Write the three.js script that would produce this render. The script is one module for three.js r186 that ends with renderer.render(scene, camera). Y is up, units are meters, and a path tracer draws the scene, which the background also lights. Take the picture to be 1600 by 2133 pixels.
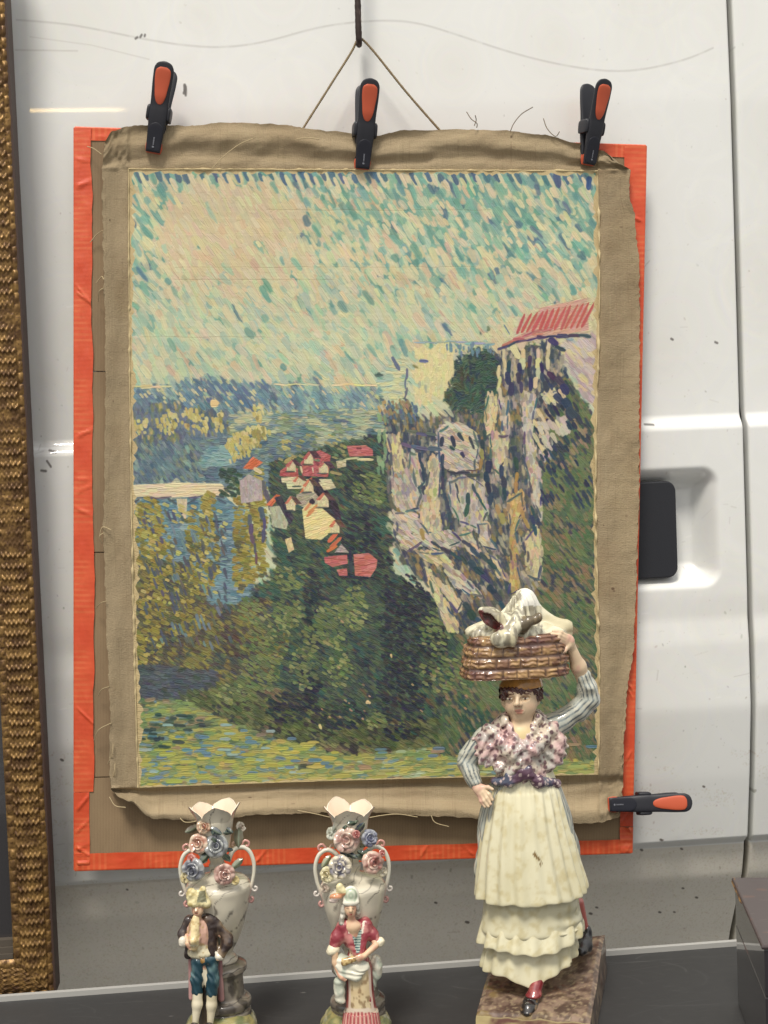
import * as THREE from 'three';
import { RectAreaLightUniformsLib } from 'three/addons/lights/RectAreaLightUniformsLib.js';
import { mergeGeometries } from 'three/addons/utils/BufferGeometryUtils.js';

// ───────────────────────── camera, sky, sun, exposure
const scene = new THREE.Scene();
const camera = new THREE.PerspectiveCamera(41, 0.75, 0.05, 500);
camera.rotation.order = 'YXZ';
camera.rotation.set(-0.0551, -0.0869, -0.0414);
camera.position.set(-0.15168, 0.0964, 1.74075);
camera.updateMatrixWorld(true);

const renderer = new THREE.WebGLRenderer({ antialias: true });
renderer.toneMapping = THREE.LinearToneMapping;
renderer.toneMappingExposure = 0.82;
renderer.shadowMap.enabled = true;

const sun = new THREE.DirectionalLight(0xfff8ee, 3.5);
sun.position.set(-0.6, 3.0, 1.55); sun.target.position.set(0, 0, 0);
sun.castShadow = true; sun.shadow.radius = 26; sun.shadow.mapSize.set(2048, 2048);
Object.assign(sun.shadow.camera, { left: -1.2, right: 1.2, top: 1.2, bottom: -1.2, near: 0.1, far: 8 });
scene.add(sun, sun.target);

// ───────────────────────── helpers
const V = (x, y, z) => new THREE.Vector3(x, y, z);
function rngOf(seed) { let a = seed >>> 0; return () => { a = (a + 0x6D2B79F5) | 0; let t = Math.imul(a ^ (a >>> 15), 1 | a); t = (t + Math.imul(t ^ (t >>> 7), 61 | t)) ^ t; return ((t ^ (t >>> 14)) >>> 0) / 4294967296; }; }
const lerp = (a, b, t) => a + (b - a) * t, clamp = (x, a = 0, b = 1) => Math.min(b, Math.max(a, x));
const smooth = (a, b, x) => { const t = clamp((x - a) / (b - a)); return t * t * (3 - 2 * t); };
function hash3(x, y, z) { let h = Math.imul(x, 374761393) ^ Math.imul(y, 668265263) ^ Math.imul(z, 1274126177); h = Math.imul(h ^ (h >>> 13), 1274126177); return ((h ^ (h >>> 16)) >>> 0) / 4294967296; }
function noise(x, y, z = 0) {
  const xi = Math.floor(x), yi = Math.floor(y), zi = Math.floor(z); let u = x - xi, v = y - yi, w = z - zi;
  u = u * u * (3 - 2 * u); v = v * v * (3 - 2 * v); w = w * w * (3 - 2 * w);
  const c = (a, b, e) => hash3(xi + a, yi + b, zi + e);
  return lerp(lerp(lerp(c(0, 0, 0), c(1, 0, 0), u), lerp(c(0, 1, 0), c(1, 1, 0), u), v), lerp(lerp(c(0, 0, 1), c(1, 0, 1), u), lerp(c(0, 1, 1), c(1, 1, 1), u), v), w);
}
const fbm = (x, y, z = 0, o = 4) => { let s = 0, a = 0.5, n = 0; for (let i = 0; i < o; i++) { s += a * noise(x, y, z); n += a; a *= 0.5; x = x * 2.03 + 7.1; y = y * 2.03 + 3.7; z = z * 2.03 + 1.3; } return s / n; };
// overcast daylight: brighter towards the zenith, plain pavement-grey below the horizon
{
  const w = 128, h = 64, d = new Float32Array(w * h * 4);
  for (let j = 0; j < h; j++) for (let i = 0; i < w; i++) {
    const el = ((j + 0.5) / h - 0.5) * Math.PI, k = (j * w + i) * 4;
    const a = i / w * 2 * Math.PI, cl = 0.7 + 0.6 * fbm(3 + 2.2 * Math.cos(a) * Math.cos(el), 3 + 2.2 * Math.sin(a) * Math.cos(el), 4 * Math.sin(el), 4); // broken cloud
    const L = el > 0 ? (0.5 + 1.05 * Math.sin(el)) * cl : 0.15;
    d[k] = L * 1.0; d[k + 1] = L * 0.995; d[k + 2] = L * 0.985; d[k + 3] = 1;
  }
  const sky = new THREE.DataTexture(d, w, h, THREE.RGBAFormat, THREE.FloatType);
  sky.mapping = THREE.EquirectangularReflectionMapping; sky.magFilter = THREE.LinearFilter; sky.minFilter = THREE.LinearFilter;
  sky.needsUpdate = true;
  scene.background = sky; scene.environment = sky;
}
// nearest-feature distance and its random number
function cell(x, y, z) {
  const xi = Math.floor(x), yi = Math.floor(y), zi = Math.floor(z); let best = 9, id = 0;
  for (let a = -1; a < 2; a++) for (let b = -1; b < 2; b++) for (let c = -1; c < 2; c++) {
    const X = xi + a, Y = yi + b, Z = zi + c, h = hash3(X, Y, Z), dx = X + h - x, dy = Y + hash3(Z, X + 5, Y) - y, dz = Z + hash3(Y, Z + 9, X) - z, d = dx * dx + dy * dy + dz * dz;
    if (d < best) { best = d; id = h; }
  }
  return [Math.sqrt(best), id];
}
const lin = (v) => { v /= 255; return v <= 0.04045 ? v / 12.92 : Math.pow((v + 0.055) / 1.055, 2.4); };
const C3 = (r, g, b) => [lin(r), lin(g), lin(b)];
const mix3 = (a, b, t) => [lerp(a[0], b[0], t), lerp(a[1], b[1], t), lerp(a[2], b[2], t)];
const hex = (c) => new THREE.Color().setRGB(c[0], c[1], c[2]);

// where the sight line through a point of the photograph (1600 x 2133) meets the plane z = const or y = const
const F = 2133 / 2 / Math.tan(THREE.MathUtils.degToRad(20.5)), EYE = camera.position.clone(), RM = new THREE.Matrix4().extractRotation(camera.matrixWorld);
const ray = (px, py) => V((px - 800) / F, -(py - 1066.5) / F, -1).applyMatrix4(RM);
function at(px, py, z) { const d = ray(px, py); return EYE.clone().addScaledVector(d, (z - EYE.z) / d.z); }
function atY(px, py, y) { const d = ray(px, py); return EYE.clone().addScaledVector(d, (y - EYE.y) / d.y); }
const pxSize = (z, px = 800, py = 1066) => at(px + 1, py, z).x - at(px, py, z).x;

const used = new Map();
function numbered(n) { const k = used.get(n) ?? 0; used.set(n, k + 1); return k ? n + '_' + String(k).padStart(3, '0') : n; }
const BASE = new Map();
function tag(o, label, category, group, kind) { if (label) o.userData.label = label; if (category) o.userData.category = category; if (group) o.userData.group = group; if (kind) o.userData.kind = kind; return o; }
function thing(name, label, category, pos = V(0, 0, 0), group) { const o = new THREE.Group(); o.name = numbered(name); o.position.copy(pos); scene.add(o); BASE.set(o, pos.clone()); return tag(o, label, category, group); }
// world-space geometry becomes a part of its thing
function part(name, geo, mat, parent, label) {
  const m = new THREE.Mesh(geo, mat); m.name = name; m.castShadow = m.receiveShadow = true;
  const b = BASE.get(parent); if (b) geo.translate(-b.x, -b.y, -b.z);
  if (b) BASE.set(m, b); if (label) m.userData.label = label;
  parent.add(m); return m;
}
function geoOf(pos, idx, uv, colr, nor) {
  const g = new THREE.BufferGeometry();
  g.setAttribute('position', new THREE.Float32BufferAttribute(pos, 3)); g.setIndex(idx);
  if (uv) g.setAttribute('uv', new THREE.Float32BufferAttribute(uv, 2));
  if (colr) g.setAttribute('color', new THREE.Float32BufferAttribute(colr, 3));
  if (nor) g.setAttribute('normal', new THREE.Float32BufferAttribute(nor, 3)); else g.computeVertexNormals();
  return g;
}
// grid surface: f(i/nu, j/nv) -> Vector3, uvf -> [u, v], cf -> linear colour
function gridGeo(nu, nv, f, uvf, cf, flip) {
  const p = [], uv = [], c = [], ix = [];
  for (let j = 0; j <= nv; j++) for (let i = 0; i <= nu; i++) {
    const q = f(i / nu, j / nv); p.push(q.x, q.y, q.z);
    if (uvf) uv.push(...uvf(i / nu, j / nv, q)); if (cf) c.push(...cf(i / nu, j / nv, q));
  }
  for (let j = 0; j < nv; j++) for (let i = 0; i < nu; i++) { const a = j * (nu + 1) + i, b = a + 1, d = a + nu + 1, e = d + 1; flip ? ix.push(a, d, b, b, d, e) : ix.push(a, b, d, b, e, d); }
  return geoOf(p, ix, uvf && uv, cf && c);
}
// closed rings stacked up: rows [{c: Vector3, rx, rz}], shape(theta, t) -> factor, drop(theta, t) -> metres of height
function loft(rows, n, { shape, drop, color, sub = 6, pow = 2, cap = true, arc = 1 } = {}) {
  const L = (rows.length - 1) * sub, p = [], c = [], ix = [], uv = [];
  const row = (t) => {
    const x = t * (rows.length - 1), i = Math.min(rows.length - 2, Math.floor(x)), f = x - i;
    const g = (k) => { const a = rows[Math.max(0, i - 1)], b = rows[i], d = rows[i + 1], e = rows[Math.min(rows.length - 1, i + 2)]; return cr(k(a), k(b), k(d), k(e), f); };
    return [g((r) => r.c.x), g((r) => r.c.y), g((r) => r.c.z), Math.max(1e-4, g((r) => r.rx)), Math.max(1e-4, g((r) => r.rz ?? r.rx))];
  };
  const cr = (a, b, d, e, f) => { const m1 = (d - a) / 2, m2 = (e - b) / 2, f2 = f * f, f3 = f2 * f; const lo = Math.min(b, d), hi = Math.max(b, d), pad = (hi - lo) * 0.15; return clamp((2 * f3 - 3 * f2 + 1) * b + (f3 - 2 * f2 + f) * m1 + (3 * f2 - 2 * f3) * d + (f3 - f2) * m2, lo - pad, hi + pad); };
  for (let j = 0; j <= L; j++) {
    const t = j / L, [x, y, z, rx, rz] = row(t);
    for (let i = 0; i <= n; i++) {
      const th = (i / n - 0.5) * 2 * Math.PI * arc, s = shape ? shape(th, t) : 1, sn = Math.sin(th), cs = Math.cos(th);
      const e = pow === 2 ? 1 : Math.pow(Math.pow(Math.abs(sn), pow) + Math.pow(Math.abs(cs), pow), -1 / pow);
      const X = x + sn * rx * s * e, Y = y + (drop ? drop(th, t) : 0), Z = z + cs * rz * s * e;
      p.push(X, Y, Z); uv.push(i / n, t); if (color) c.push(...color(th, t, X, Y, Z));
    }
  }
  const up = rows[0].c.y < rows[rows.length - 1].c.y;
  for (let j = 0; j < L; j++) for (let i = 0; i < n; i++) { const a = j * (n + 1) + i, b = a + 1, d = a + n + 1, e = d + 1; up ? ix.push(a, b, d, b, e, d) : ix.push(a, d, b, b, d, e); }
  if (cap && arc === 1) for (const j of [0, L]) {
    const k = p.length / 3, [x, y, z] = row(j / L); p.push(x, y, z); uv.push(0.5, j / L); if (color) c.push(...color(0, j / L, x, y, z));
    for (let i = 0; i < n; i++) { const a = j * (n + 1) + i; (j === 0) === up ? ix.push(k, a + 1, a) : ix.push(k, a, a + 1); }
  }
  const g = geoOf(p, ix, uv, color && c);
  if (arc === 1) { const N = g.attributes.normal; for (let j = 0; j <= L; j++) { const a = j * (n + 1), b = a + n, q = V(N.getX(a) + N.getX(b), N.getY(a) + N.getY(b), N.getZ(a) + N.getZ(b)).normalize(); N.setXYZ(a, q.x, q.y, q.z); N.setXYZ(b, q.x, q.y, q.z); } }
  return g;
}
function tube(pts, r, { seg = 40, n = 8, color, closed = false } = {}) {
  const curve = new THREE.CatmullRomCurve3(pts, closed, 'centripetal'), fr = curve.computeFrenetFrames(seg, closed), p = [], ix = [], c = [], uv = [];
  for (let j = 0; j <= seg; j++) {
    const t = j / seg, q = curve.getPointAt(t), R = typeof r === 'function' ? r(t) : r;
    for (let i = 0; i <= n; i++) { const a = i / n * 2 * Math.PI, x = Math.cos(a) * R, y = Math.sin(a) * R; const o = q.clone().addScaledVector(fr.normals[j], x).addScaledVector(fr.binormals[j], y); p.push(o.x, o.y, o.z); uv.push(i / n, t); if (color) c.push(...color(t, o)); }
  }
  for (let j = 0; j < seg; j++) for (let i = 0; i < n; i++) { const a = j * (n + 1) + i, b = a + 1, d = a + n + 1, e = d + 1; ix.push(a, b, d, b, e, d); }
  if (!closed) for (const j of [0, seg]) { const k = p.length / 3, q = curve.getPointAt(j / seg); p.push(q.x, q.y, q.z); uv.push(0, j / seg); if (color) c.push(...color(j / seg, q)); for (let i = 0; i < n; i++) { const a = j * (n + 1) + i; j ? ix.push(k, a, a + 1) : ix.push(k, a + 1, a); } }
  return geoOf(p, ix, uv, color && c);
}
// surface of a distance field on a grid (surface nets), coloured per point
function nets(f, lo, hi, h, color) {
  const nx = Math.ceil((hi.x - lo.x) / h) + 1, ny = Math.ceil((hi.y - lo.y) / h) + 1, nz = Math.ceil((hi.z - lo.z) / h) + 1, D = new Float32Array(nx * ny * nz);
  for (let k = 0, o = 0; k < nz; k++) for (let j = 0; j < ny; j++) for (let i = 0; i < nx; i++, o++) D[o] = f(lo.x + i * h, lo.y + j * h, lo.z + k * h);
  const id = new Int32Array(nx * ny * nz).fill(-1), p = [], ix = [], sx = 1, sy = nx, sz = nx * ny, cs = [0, sx, sy, sx + sy, sz, sx + sz, sy + sz, sx + sy + sz];
  const E = [[0, 1], [2, 3], [4, 5], [6, 7], [0, 2], [1, 3], [4, 6], [5, 7], [0, 4], [1, 5], [2, 6], [3, 7]];
  for (let k = 0; k < nz - 1; k++) for (let j = 0; j < ny - 1; j++) for (let i = 0; i < nx - 1; i++) {
    const o = i + j * sy + k * sz; let m = 0; for (let q = 0; q < 8; q++) if (D[o + cs[q]] < 0) m |= 1 << q;
    if (m === 0 || m === 255) continue;
    let x = 0, y = 0, z = 0, n = 0;
    for (const [a, b] of E) { const da = D[o + cs[a]], db = D[o + cs[b]]; if ((da < 0) === (db < 0)) continue; const t = da / (da - db); x += lerp(a & 1, b & 1, t); y += lerp((a >> 1) & 1, (b >> 1) & 1, t); z += lerp(a >> 2, b >> 2, t); n++; }
    id[o] = p.length / 3; p.push(lo.x + (i + x / n) * h, lo.y + (j + y / n) * h, lo.z + (k + z / n) * h);
  }
  for (let k = 1; k < nz - 1; k++) for (let j = 1; j < ny - 1; j++) for (let i = 1; i < nx - 1; i++) {
    const o = i + j * sy + k * sz, a = D[o] < 0;
    const quad = (q, r, s, t, fl) => { if (q < 0 || r < 0 || s < 0 || t < 0) return; fl ? ix.push(q, r, s, q, s, t) : ix.push(q, s, r, q, t, s); };
    if (a !== D[o + sx] < 0) quad(id[o - sy - sz], id[o - sz], id[o], id[o - sy], a);
    if (a !== D[o + sy] < 0) quad(id[o - sx - sz], id[o - sx], id[o], id[o - sz], a);
    if (a !== D[o + sz] < 0) quad(id[o - sx - sy], id[o - sy], id[o], id[o - sx], a);
  }
  const e = h * 0.6, N = [], c = [];
  for (let i = 0; i < p.length; i += 3) {
    const x = p[i], y = p[i + 1], z = p[i + 2]; let a = f(x + e, y, z) - f(x - e, y, z), b = f(x, y + e, z) - f(x, y - e, z), d = f(x, y, z + e) - f(x, y, z - e); const l = Math.hypot(a, b, d) || 1;
    a /= l; b /= l; d /= l; N.push(a, b, d); if (color) c.push(...color(x, y, z, a, b, d));
  }
  return geoOf(p, ix, null, color && c, N);
}
const sminf = (a, b, k) => { const h = Math.max(k - Math.abs(a - b), 0) / k; return Math.min(a, b) - h * h * k * 0.25; };
// primitives of the fields, all in metres
function capS(a, b, r1, r2 = r1) { const dx = b.x - a.x, dy = b.y - a.y, dz = b.z - a.z, l = dx * dx + dy * dy + dz * dz || 1e-9; return (x, y, z) => { const X = x - a.x, Y = y - a.y, Z = z - a.z, t = clamp((X * dx + Y * dy + Z * dz) / l); return Math.hypot(X - dx * t, Y - dy * t, Z - dz * t) - lerp(r1, r2, t); }; }
function ellS(c, rx, ry, rz) { const m = Math.min(rx, ry, rz); return (x, y, z) => { const X = (x - c.x) / rx, Y = (y - c.y) / ry, Z = (z - c.z) / rz, k = Math.hypot(X, Y, Z), g = Math.hypot(X / rx, Y / ry, Z / rz); return g < 1e-9 ? -m : k * (k - 1) / g; }; }
function join(k, ...fs) { return (x, y, z) => { let d = fs[0](x, y, z); for (let i = 1; i < fs.length; i++) d = sminf(d, fs[i](x, y, z), k); return d; }; }

// textures
function canvasTex(w, h, draw, { srgb = true, repeat } = {}) {
  const c = document.createElement('canvas'); c.width = w; c.height = h; draw(c.getContext('2d'), w, h, c);
  const t = new THREE.CanvasTexture(c); if (srgb) t.colorSpace = THREE.SRGBColorSpace;
  if (repeat) t.wrapS = t.wrapT = THREE.RepeatWrapping;
  t.magFilter = THREE.LinearFilter; t.anisotropy = 8; return t;
}
function dataTex(w, h, f, { srgb = false, repeat = true } = {}) {
  const d = new Uint8Array(w * h * 4);
  for (let j = 0; j < h; j++) for (let i = 0; i < w; i++) { const v = f(i, j), k = (j * w + i) * 4; if (Array.isArray(v)) { d[k] = v[0]; d[k + 1] = v[1]; d[k + 2] = v[2]; } else d[k] = d[k + 1] = d[k + 2] = v; d[k + 3] = 255; }
  const t = new THREE.DataTexture(d, w, h, THREE.RGBAFormat); if (srgb) t.colorSpace = THREE.SRGBColorSpace;
  if (repeat) t.wrapS = t.wrapT = THREE.RepeatWrapping; t.magFilter = THREE.LinearFilter; t.minFilter = THREE.LinearMipmapLinearFilter; t.generateMipmaps = true; t.needsUpdate = true; return t;
}
const ceramic = (o = {}) => new THREE.MeshPhysicalMaterial({ vertexColors: true, roughness: 0.42, clearcoat: 0.9, clearcoatRoughness: 0.1, ...o });
const GLAZE = ceramic(), BISQUE = ceramic({ clearcoat: 0.35, clearcoatRoughness: 0.3, roughness: 0.55 });

// ───────────────────────── the setting: ground, white van, table
{
  const g = new THREE.PlaneGeometry(60, 60, 1, 1); g.rotateX(-Math.PI / 2);
  const n = dataTex(256, 256, (i, j) => 90 + 70 * fbm(i / 9, j / 9, 3, 3) + 60 * (hash3(i, j, 4) - 0.5), { srgb: true }); n.repeat.set(60, 60);
  const m = new THREE.Mesh(g, new THREE.MeshStandardMaterial({ map: n, roughness: 0.95 })); m.name = 'ground'; m.position.set(0, -1.42, 0); m.receiveShadow = true; scene.add(m);
  tag(m, 'grey asphalt ground under the table and van', 'ground', null, 'structure');
}
const YT = -0.5645;                                                     // table top
const yR = (py) => at(1540, py, 0.012).y;
const KEYS = [[-1600, -0.11], [-500, -0.018], [200, 0], [866, 0.0008], [884, 0.0125], [1238, 0.0125], [1284, 0.0112], [1336, 0.0145], [1470, 0.0145], [1620, 0.003], [1761, -0.0125], [1765, -0.024], [1776, -0.027], [1782, -0.0262], [1845, -0.037], [1862, -0.043], [2000, -0.092], [2300, -0.18], [2900, -0.24]].map(([p, z]) => [yR(p), z]);
const zRaw = (y) => { let i = 0; while (i < KEYS.length - 2 && y < KEYS[i + 1][0]) i++; const [a, za] = KEYS[i], [b, zb] = KEYS[i + 1]; return lerp(za, zb, clamp((a - y) / (a - b))); };
const YG = yR(1771), HC = at(1345, 1104, 0.0125), PXW = pxSize(0.0125);
const vanZ = (x, y) => {
  let z = 0; for (let k = -3; k <= 3; k++) z += zRaw(y + k * 0.0016); z /= 7;
  const qx = Math.abs(x - HC.x) / PXW - (165 - 42), qy = Math.abs(y - HC.y) / PXW - (131 - 42);
  const d = 42 - (Math.hypot(Math.max(qx, 0), Math.max(qy, 0)) + Math.min(Math.max(qx, qy), 0));
  if (d > 0) z -= 0.034 * smooth(0, 54, d);
  return z + 0.0009 * (fbm(x * 3, y * 3, 5, 2) - 0.5);
};
const SEAM = at(1545, 870, 0).x - 0.002;
{
  const X0 = -0.95, X1 = 0.95, Y0 = -1.05, Y1 = 1.15, N = 2048;
  const tc = (p) => [(p.x - X0) / (X1 - X0) * N, (1 - (p.y - Y0) / (Y1 - Y0)) * N], P = (px, py) => tc(at(px, py, 0.005));
  const R = rngOf(11);
  const map = canvasTex(N, N, (c) => {
    c.fillStyle = 'rgb(231,232,228)'; c.fillRect(0, 0, N, N);
    for (let i = 0; i < 900; i++) { const [x, y] = [R() * N, R() * N], r = 20 + R() * 90, g = c.createRadialGradient(x, y, 0, x, y, r); const k = R() < 0.5 ? '205,198,184' : '240,240,238'; g.addColorStop(0, `rgba(${k},0.10)`); g.addColorStop(1, `rgba(${k},0)`); c.fillStyle = g; c.fillRect(x - r, y - r, 2 * r, 2 * r); }
    const line = (pts, w, col) => { c.strokeStyle = col; c.lineWidth = w; c.lineCap = 'round'; c.beginPath(); pts.forEach((q, i) => { const [x, y] = P(...q); i ? c.lineTo(x, y) : c.moveTo(x, y); }); c.stroke(); };
    // wiped curve across the top
    const curve = [[30, 36], [120, 42], [200, 56], [300, 78], [400, 93], [480, 95], [560, 82], [660, 52], [745, 40], [820, 37], [880, 44], [960, 70], [1060, 104], [1150, 128], [1250, 145], [1330, 145], [1420, 125], [1470, 106], [1512, 85]];
    { const q = curve.map((p) => P(...p)); for (let k = 0; k < 4; k++) { c.strokeStyle = `rgba(150,143,134,${0.11 - 0.015 * k})`; c.lineWidth = 2.8 - 0.6 * k; c.setLineDash(k ? [60 + 50 * k, 14 * k, 25, 9] : []); c.beginPath(); c.moveTo(...q[0]); for (let i = 1; i < q.length - 1; i++) c.quadraticCurveTo(q[i][0], q[i][1], (q[i][0] + q[i + 1][0]) / 2, (q[i][1] + q[i + 1][1]) / 2); c.stroke(); } c.setLineDash([]); }
    line([[30, 100], [160, 102]], 1.6, 'rgba(160,155,145,0.3)'); line([[60, 72], [190, 90], [310, 120]], 1.4, 'rgba(160,155,145,0.25)');
    // dark rub marks
    for (const [x, y, a, b] of [[281, 76, 4, -3], [291, 73, 3, -5], [300, 71, 1, -3], [384, 188, 1, -14], [385, 184, -3, 8], [384, 176, 0, 10], [112, 940, 6, 2], [104, 938, 4, 1], [88, 980, 10, 1], [1342, 884, 18, 1], [100, 960, 8, 12], [1492, 712, 5, 2], [1400, 705, 4, 2]]) line([[x, y], [x + a, y + b]], 2.6, 'rgba(80,76,72,0.75)');
    for (let i = 0; i < 7; i++) line([[384 + R() * 3 - 1, 174 + i * 3], [387 - R() * 2, 178 + i * 3]], 3, 'rgba(105,102,98,0.8)');
    // fine specks and scratches everywhere, thicker low down where road dirt sits
    for (let i = 0; i < 3600; i++) {
      const px = R() * 1700 - 50, py = Math.pow(R(), 0.75) * 2150, low = py > 1250, q = P(px, py), s = 0.28 + Math.pow(R(), 9) * (low ? 1.5 : 0.9);
      c.fillStyle = `rgba(${70 + R() * 40},${62 + R() * 35},${50 + R() * 30},${(low ? 0.16 : 0.07) + 0.3 * R() * R()})`; c.beginPath(); c.ellipse(q[0], q[1], s * (1 + R()), s, R() * 3, 0, 7); c.fill();
    }
    for (let i = 0; i < 420; i++) {
      const px = R() * 1650, py = 300 + Math.pow(R(), 0.6) * 1750, a = (R() < 0.7 ? 0 : 1.2) + (R() - 0.5) * 0.7, l = 3 + R() * R() * 40;
      line([[px, py], [px + l * Math.cos(a), py - l * Math.sin(a)]], 0.5 + R() * 0.9, R() < 0.6 ? `rgba(110,100,86,${0.06 + 0.18 * R()})` : `rgba(255,255,252,${0.1 + 0.25 * R()})`);
    }
    // road dirt lies over the whole sill panel, up to its edge
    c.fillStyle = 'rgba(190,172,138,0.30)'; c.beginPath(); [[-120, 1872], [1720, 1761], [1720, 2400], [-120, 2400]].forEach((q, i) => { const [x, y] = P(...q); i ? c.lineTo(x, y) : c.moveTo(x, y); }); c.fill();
    // road film: clumped grains with hard outlines, on the sill panels
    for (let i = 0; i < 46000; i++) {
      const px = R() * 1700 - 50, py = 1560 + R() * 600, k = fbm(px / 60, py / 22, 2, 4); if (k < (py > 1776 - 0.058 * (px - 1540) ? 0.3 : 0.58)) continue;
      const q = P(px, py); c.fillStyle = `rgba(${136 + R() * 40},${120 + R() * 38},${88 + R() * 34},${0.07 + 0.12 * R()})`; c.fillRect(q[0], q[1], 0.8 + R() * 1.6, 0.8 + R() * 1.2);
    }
    for (const [x, y, s] of [[1385, 1757, 3], [1350, 1785, 3], [1435, 1783, 2.6], [1468, 1640, 2.5], [1448, 1877, 2.6], [1482, 1902, 3], [1257, 1941, 3.4], [1268, 1925, 2.8], [918, 1907, 3], [990, 1960, 4], [260, 1870, 2], [1408, 1940, 3], [1440, 1940, 2.5], [131, 1580, 3]]) { const q = P(x, y); c.fillStyle = 'rgba(62,54,46,0.75)'; c.beginPath(); c.ellipse(q[0], q[1], s * 0.95, s * 0.5, 0.4, 0, 7); c.fill(); }
  });
  const rough = dataTex(512, 512, (i, j) => 60 + 70 * fbm(i / 60, j / 40, 1, 4) + 26 * (hash3(i, j, 2) - 0.5)); rough.repeat.set(2, 2);
  const bump = dataTex(512, 512, (i, j) => 128 + 60 * (noise(i / 5, j / 5, 1) - 0.5) + 30 * (noise(i / 2.4, j / 2.4, 7) - 0.5)); bump.repeat.set(5, 6);
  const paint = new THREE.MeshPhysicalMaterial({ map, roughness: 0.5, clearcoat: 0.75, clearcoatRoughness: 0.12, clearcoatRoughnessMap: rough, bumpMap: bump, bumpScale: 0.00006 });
  const van = thing('white_van', 'white van side with scuffed paint, dark panel gap and black door handle', 'van', V(0, -1.42, 0));
  const ys = []; for (let y = Y1; y > Y0;) { ys.push(y); const py = y; y -= (Math.abs(py - YG) < 0.03 || Math.abs(py - yR(876)) < 0.02) ? 0.001 : (Math.abs(py - HC.y) < 0.1 || py < yR(1220) && py > yR(1340)) ? 0.0025 : 0.006; } ys.push(Y0);
  const panel = (xs, roll) => {
    const p = [], uv = [], ix = [], n = xs.length;
    for (const y of ys) for (const [x, dz] of xs) { p.push(x, y, vanZ(x, y) + dz); uv.push((x - X0) / (X1 - X0), (y - Y0) / (Y1 - Y0)); }
    for (let j = 0; j < ys.length - 1; j++) for (let i = 0; i < n - 1; i++) { const a = j * n + i, b = a + 1, d = a + n, e = d + 1; ix.push(a, d, b, b, d, e); }
    return geoOf(p, ix, uv);
  };
  const xl = []; for (let x = X0; x < SEAM - 0.004;) { xl.push([x, 0]); x += x > HC.x - 0.11 && x < HC.x + 0.12 ? 0.0025 : 0.008; }
  xl.push([SEAM - 0.0035, 0], [SEAM - 0.0022, -0.0004], [SEAM - 0.001, -0.0014], [SEAM - 0.0003, -0.003], [SEAM, -0.006], [SEAM, -0.022]);
  const S2 = SEAM + 0.0062, xr = [[S2, -0.022], [S2, -0.006], [S2 + 0.0003, -0.003], [S2 + 0.001, -0.0014], [S2 + 0.0022, -0.0004]]; for (let x = S2 + 0.0035; x < X1; x += 0.008) xr.push([x, 0]); xr.push([X1, 0]);
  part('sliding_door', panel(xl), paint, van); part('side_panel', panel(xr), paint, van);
  const seal = gridGeo(1, 60, (u, v) => V(SEAM - 0.02 + u * 0.05, lerp(Y0, Y1, v), vanZ(SEAM, lerp(Y0, Y1, v)) - 0.02), null, null);
  part('door_seal', seal, new THREE.MeshStandardMaterial({ color: hex(C3(32, 32, 34)), roughness: 0.9 }), van);
  const roof = new THREE.BoxGeometry(X1 - X0, 0.05, 1.6); roof.translate(0, Y1 + 0.02, -0.9); part('roof', roof, new THREE.MeshPhysicalMaterial({ color: hex(C3(233, 232, 226)), roughness: 0.5, clearcoat: 0.7 }), van);
  const hs = new THREE.Shape(), hw = 80 * PXW, hh = 103 * PXW, r = 0.0135; hs.moveTo(-hw + r, -hh); hs.lineTo(hw - r, -hh); hs.absarc(hw - r, -hh + r, r, -Math.PI / 2, 0); hs.lineTo(hw, hh - r); hs.absarc(hw - r, hh - r, r, 0, Math.PI / 2); hs.lineTo(-hw + r, hh); hs.absarc(-hw + r, hh - r, r, Math.PI / 2, Math.PI); hs.lineTo(-hw, -hh + r); hs.absarc(-hw + r, -hh + r, r, Math.PI, Math.PI * 1.5);
  const hg = new THREE.ExtrudeGeometry(hs, { depth: 0.012, bevelEnabled: true, bevelThickness: 0.003, bevelSize: 0.002, bevelOffset: -0.002, bevelSegments: 3, curveSegments: 8 }); const hp = at(1334, 1106, 0.012); hg.translate(hp.x, hp.y, -0.004);
  const hb = dataTex(128, 128, (i, j) => 128 + 90 * (hash3(i, j, 5) - 0.5)); hb.repeat.set(16, 16);
  part('door_handle', hg, new THREE.MeshStandardMaterial({ color: hex(C3(34, 36, 42)), roughness: 0.62, bumpMap: hb, bumpScale: 0.0002 }), van);
}
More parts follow.
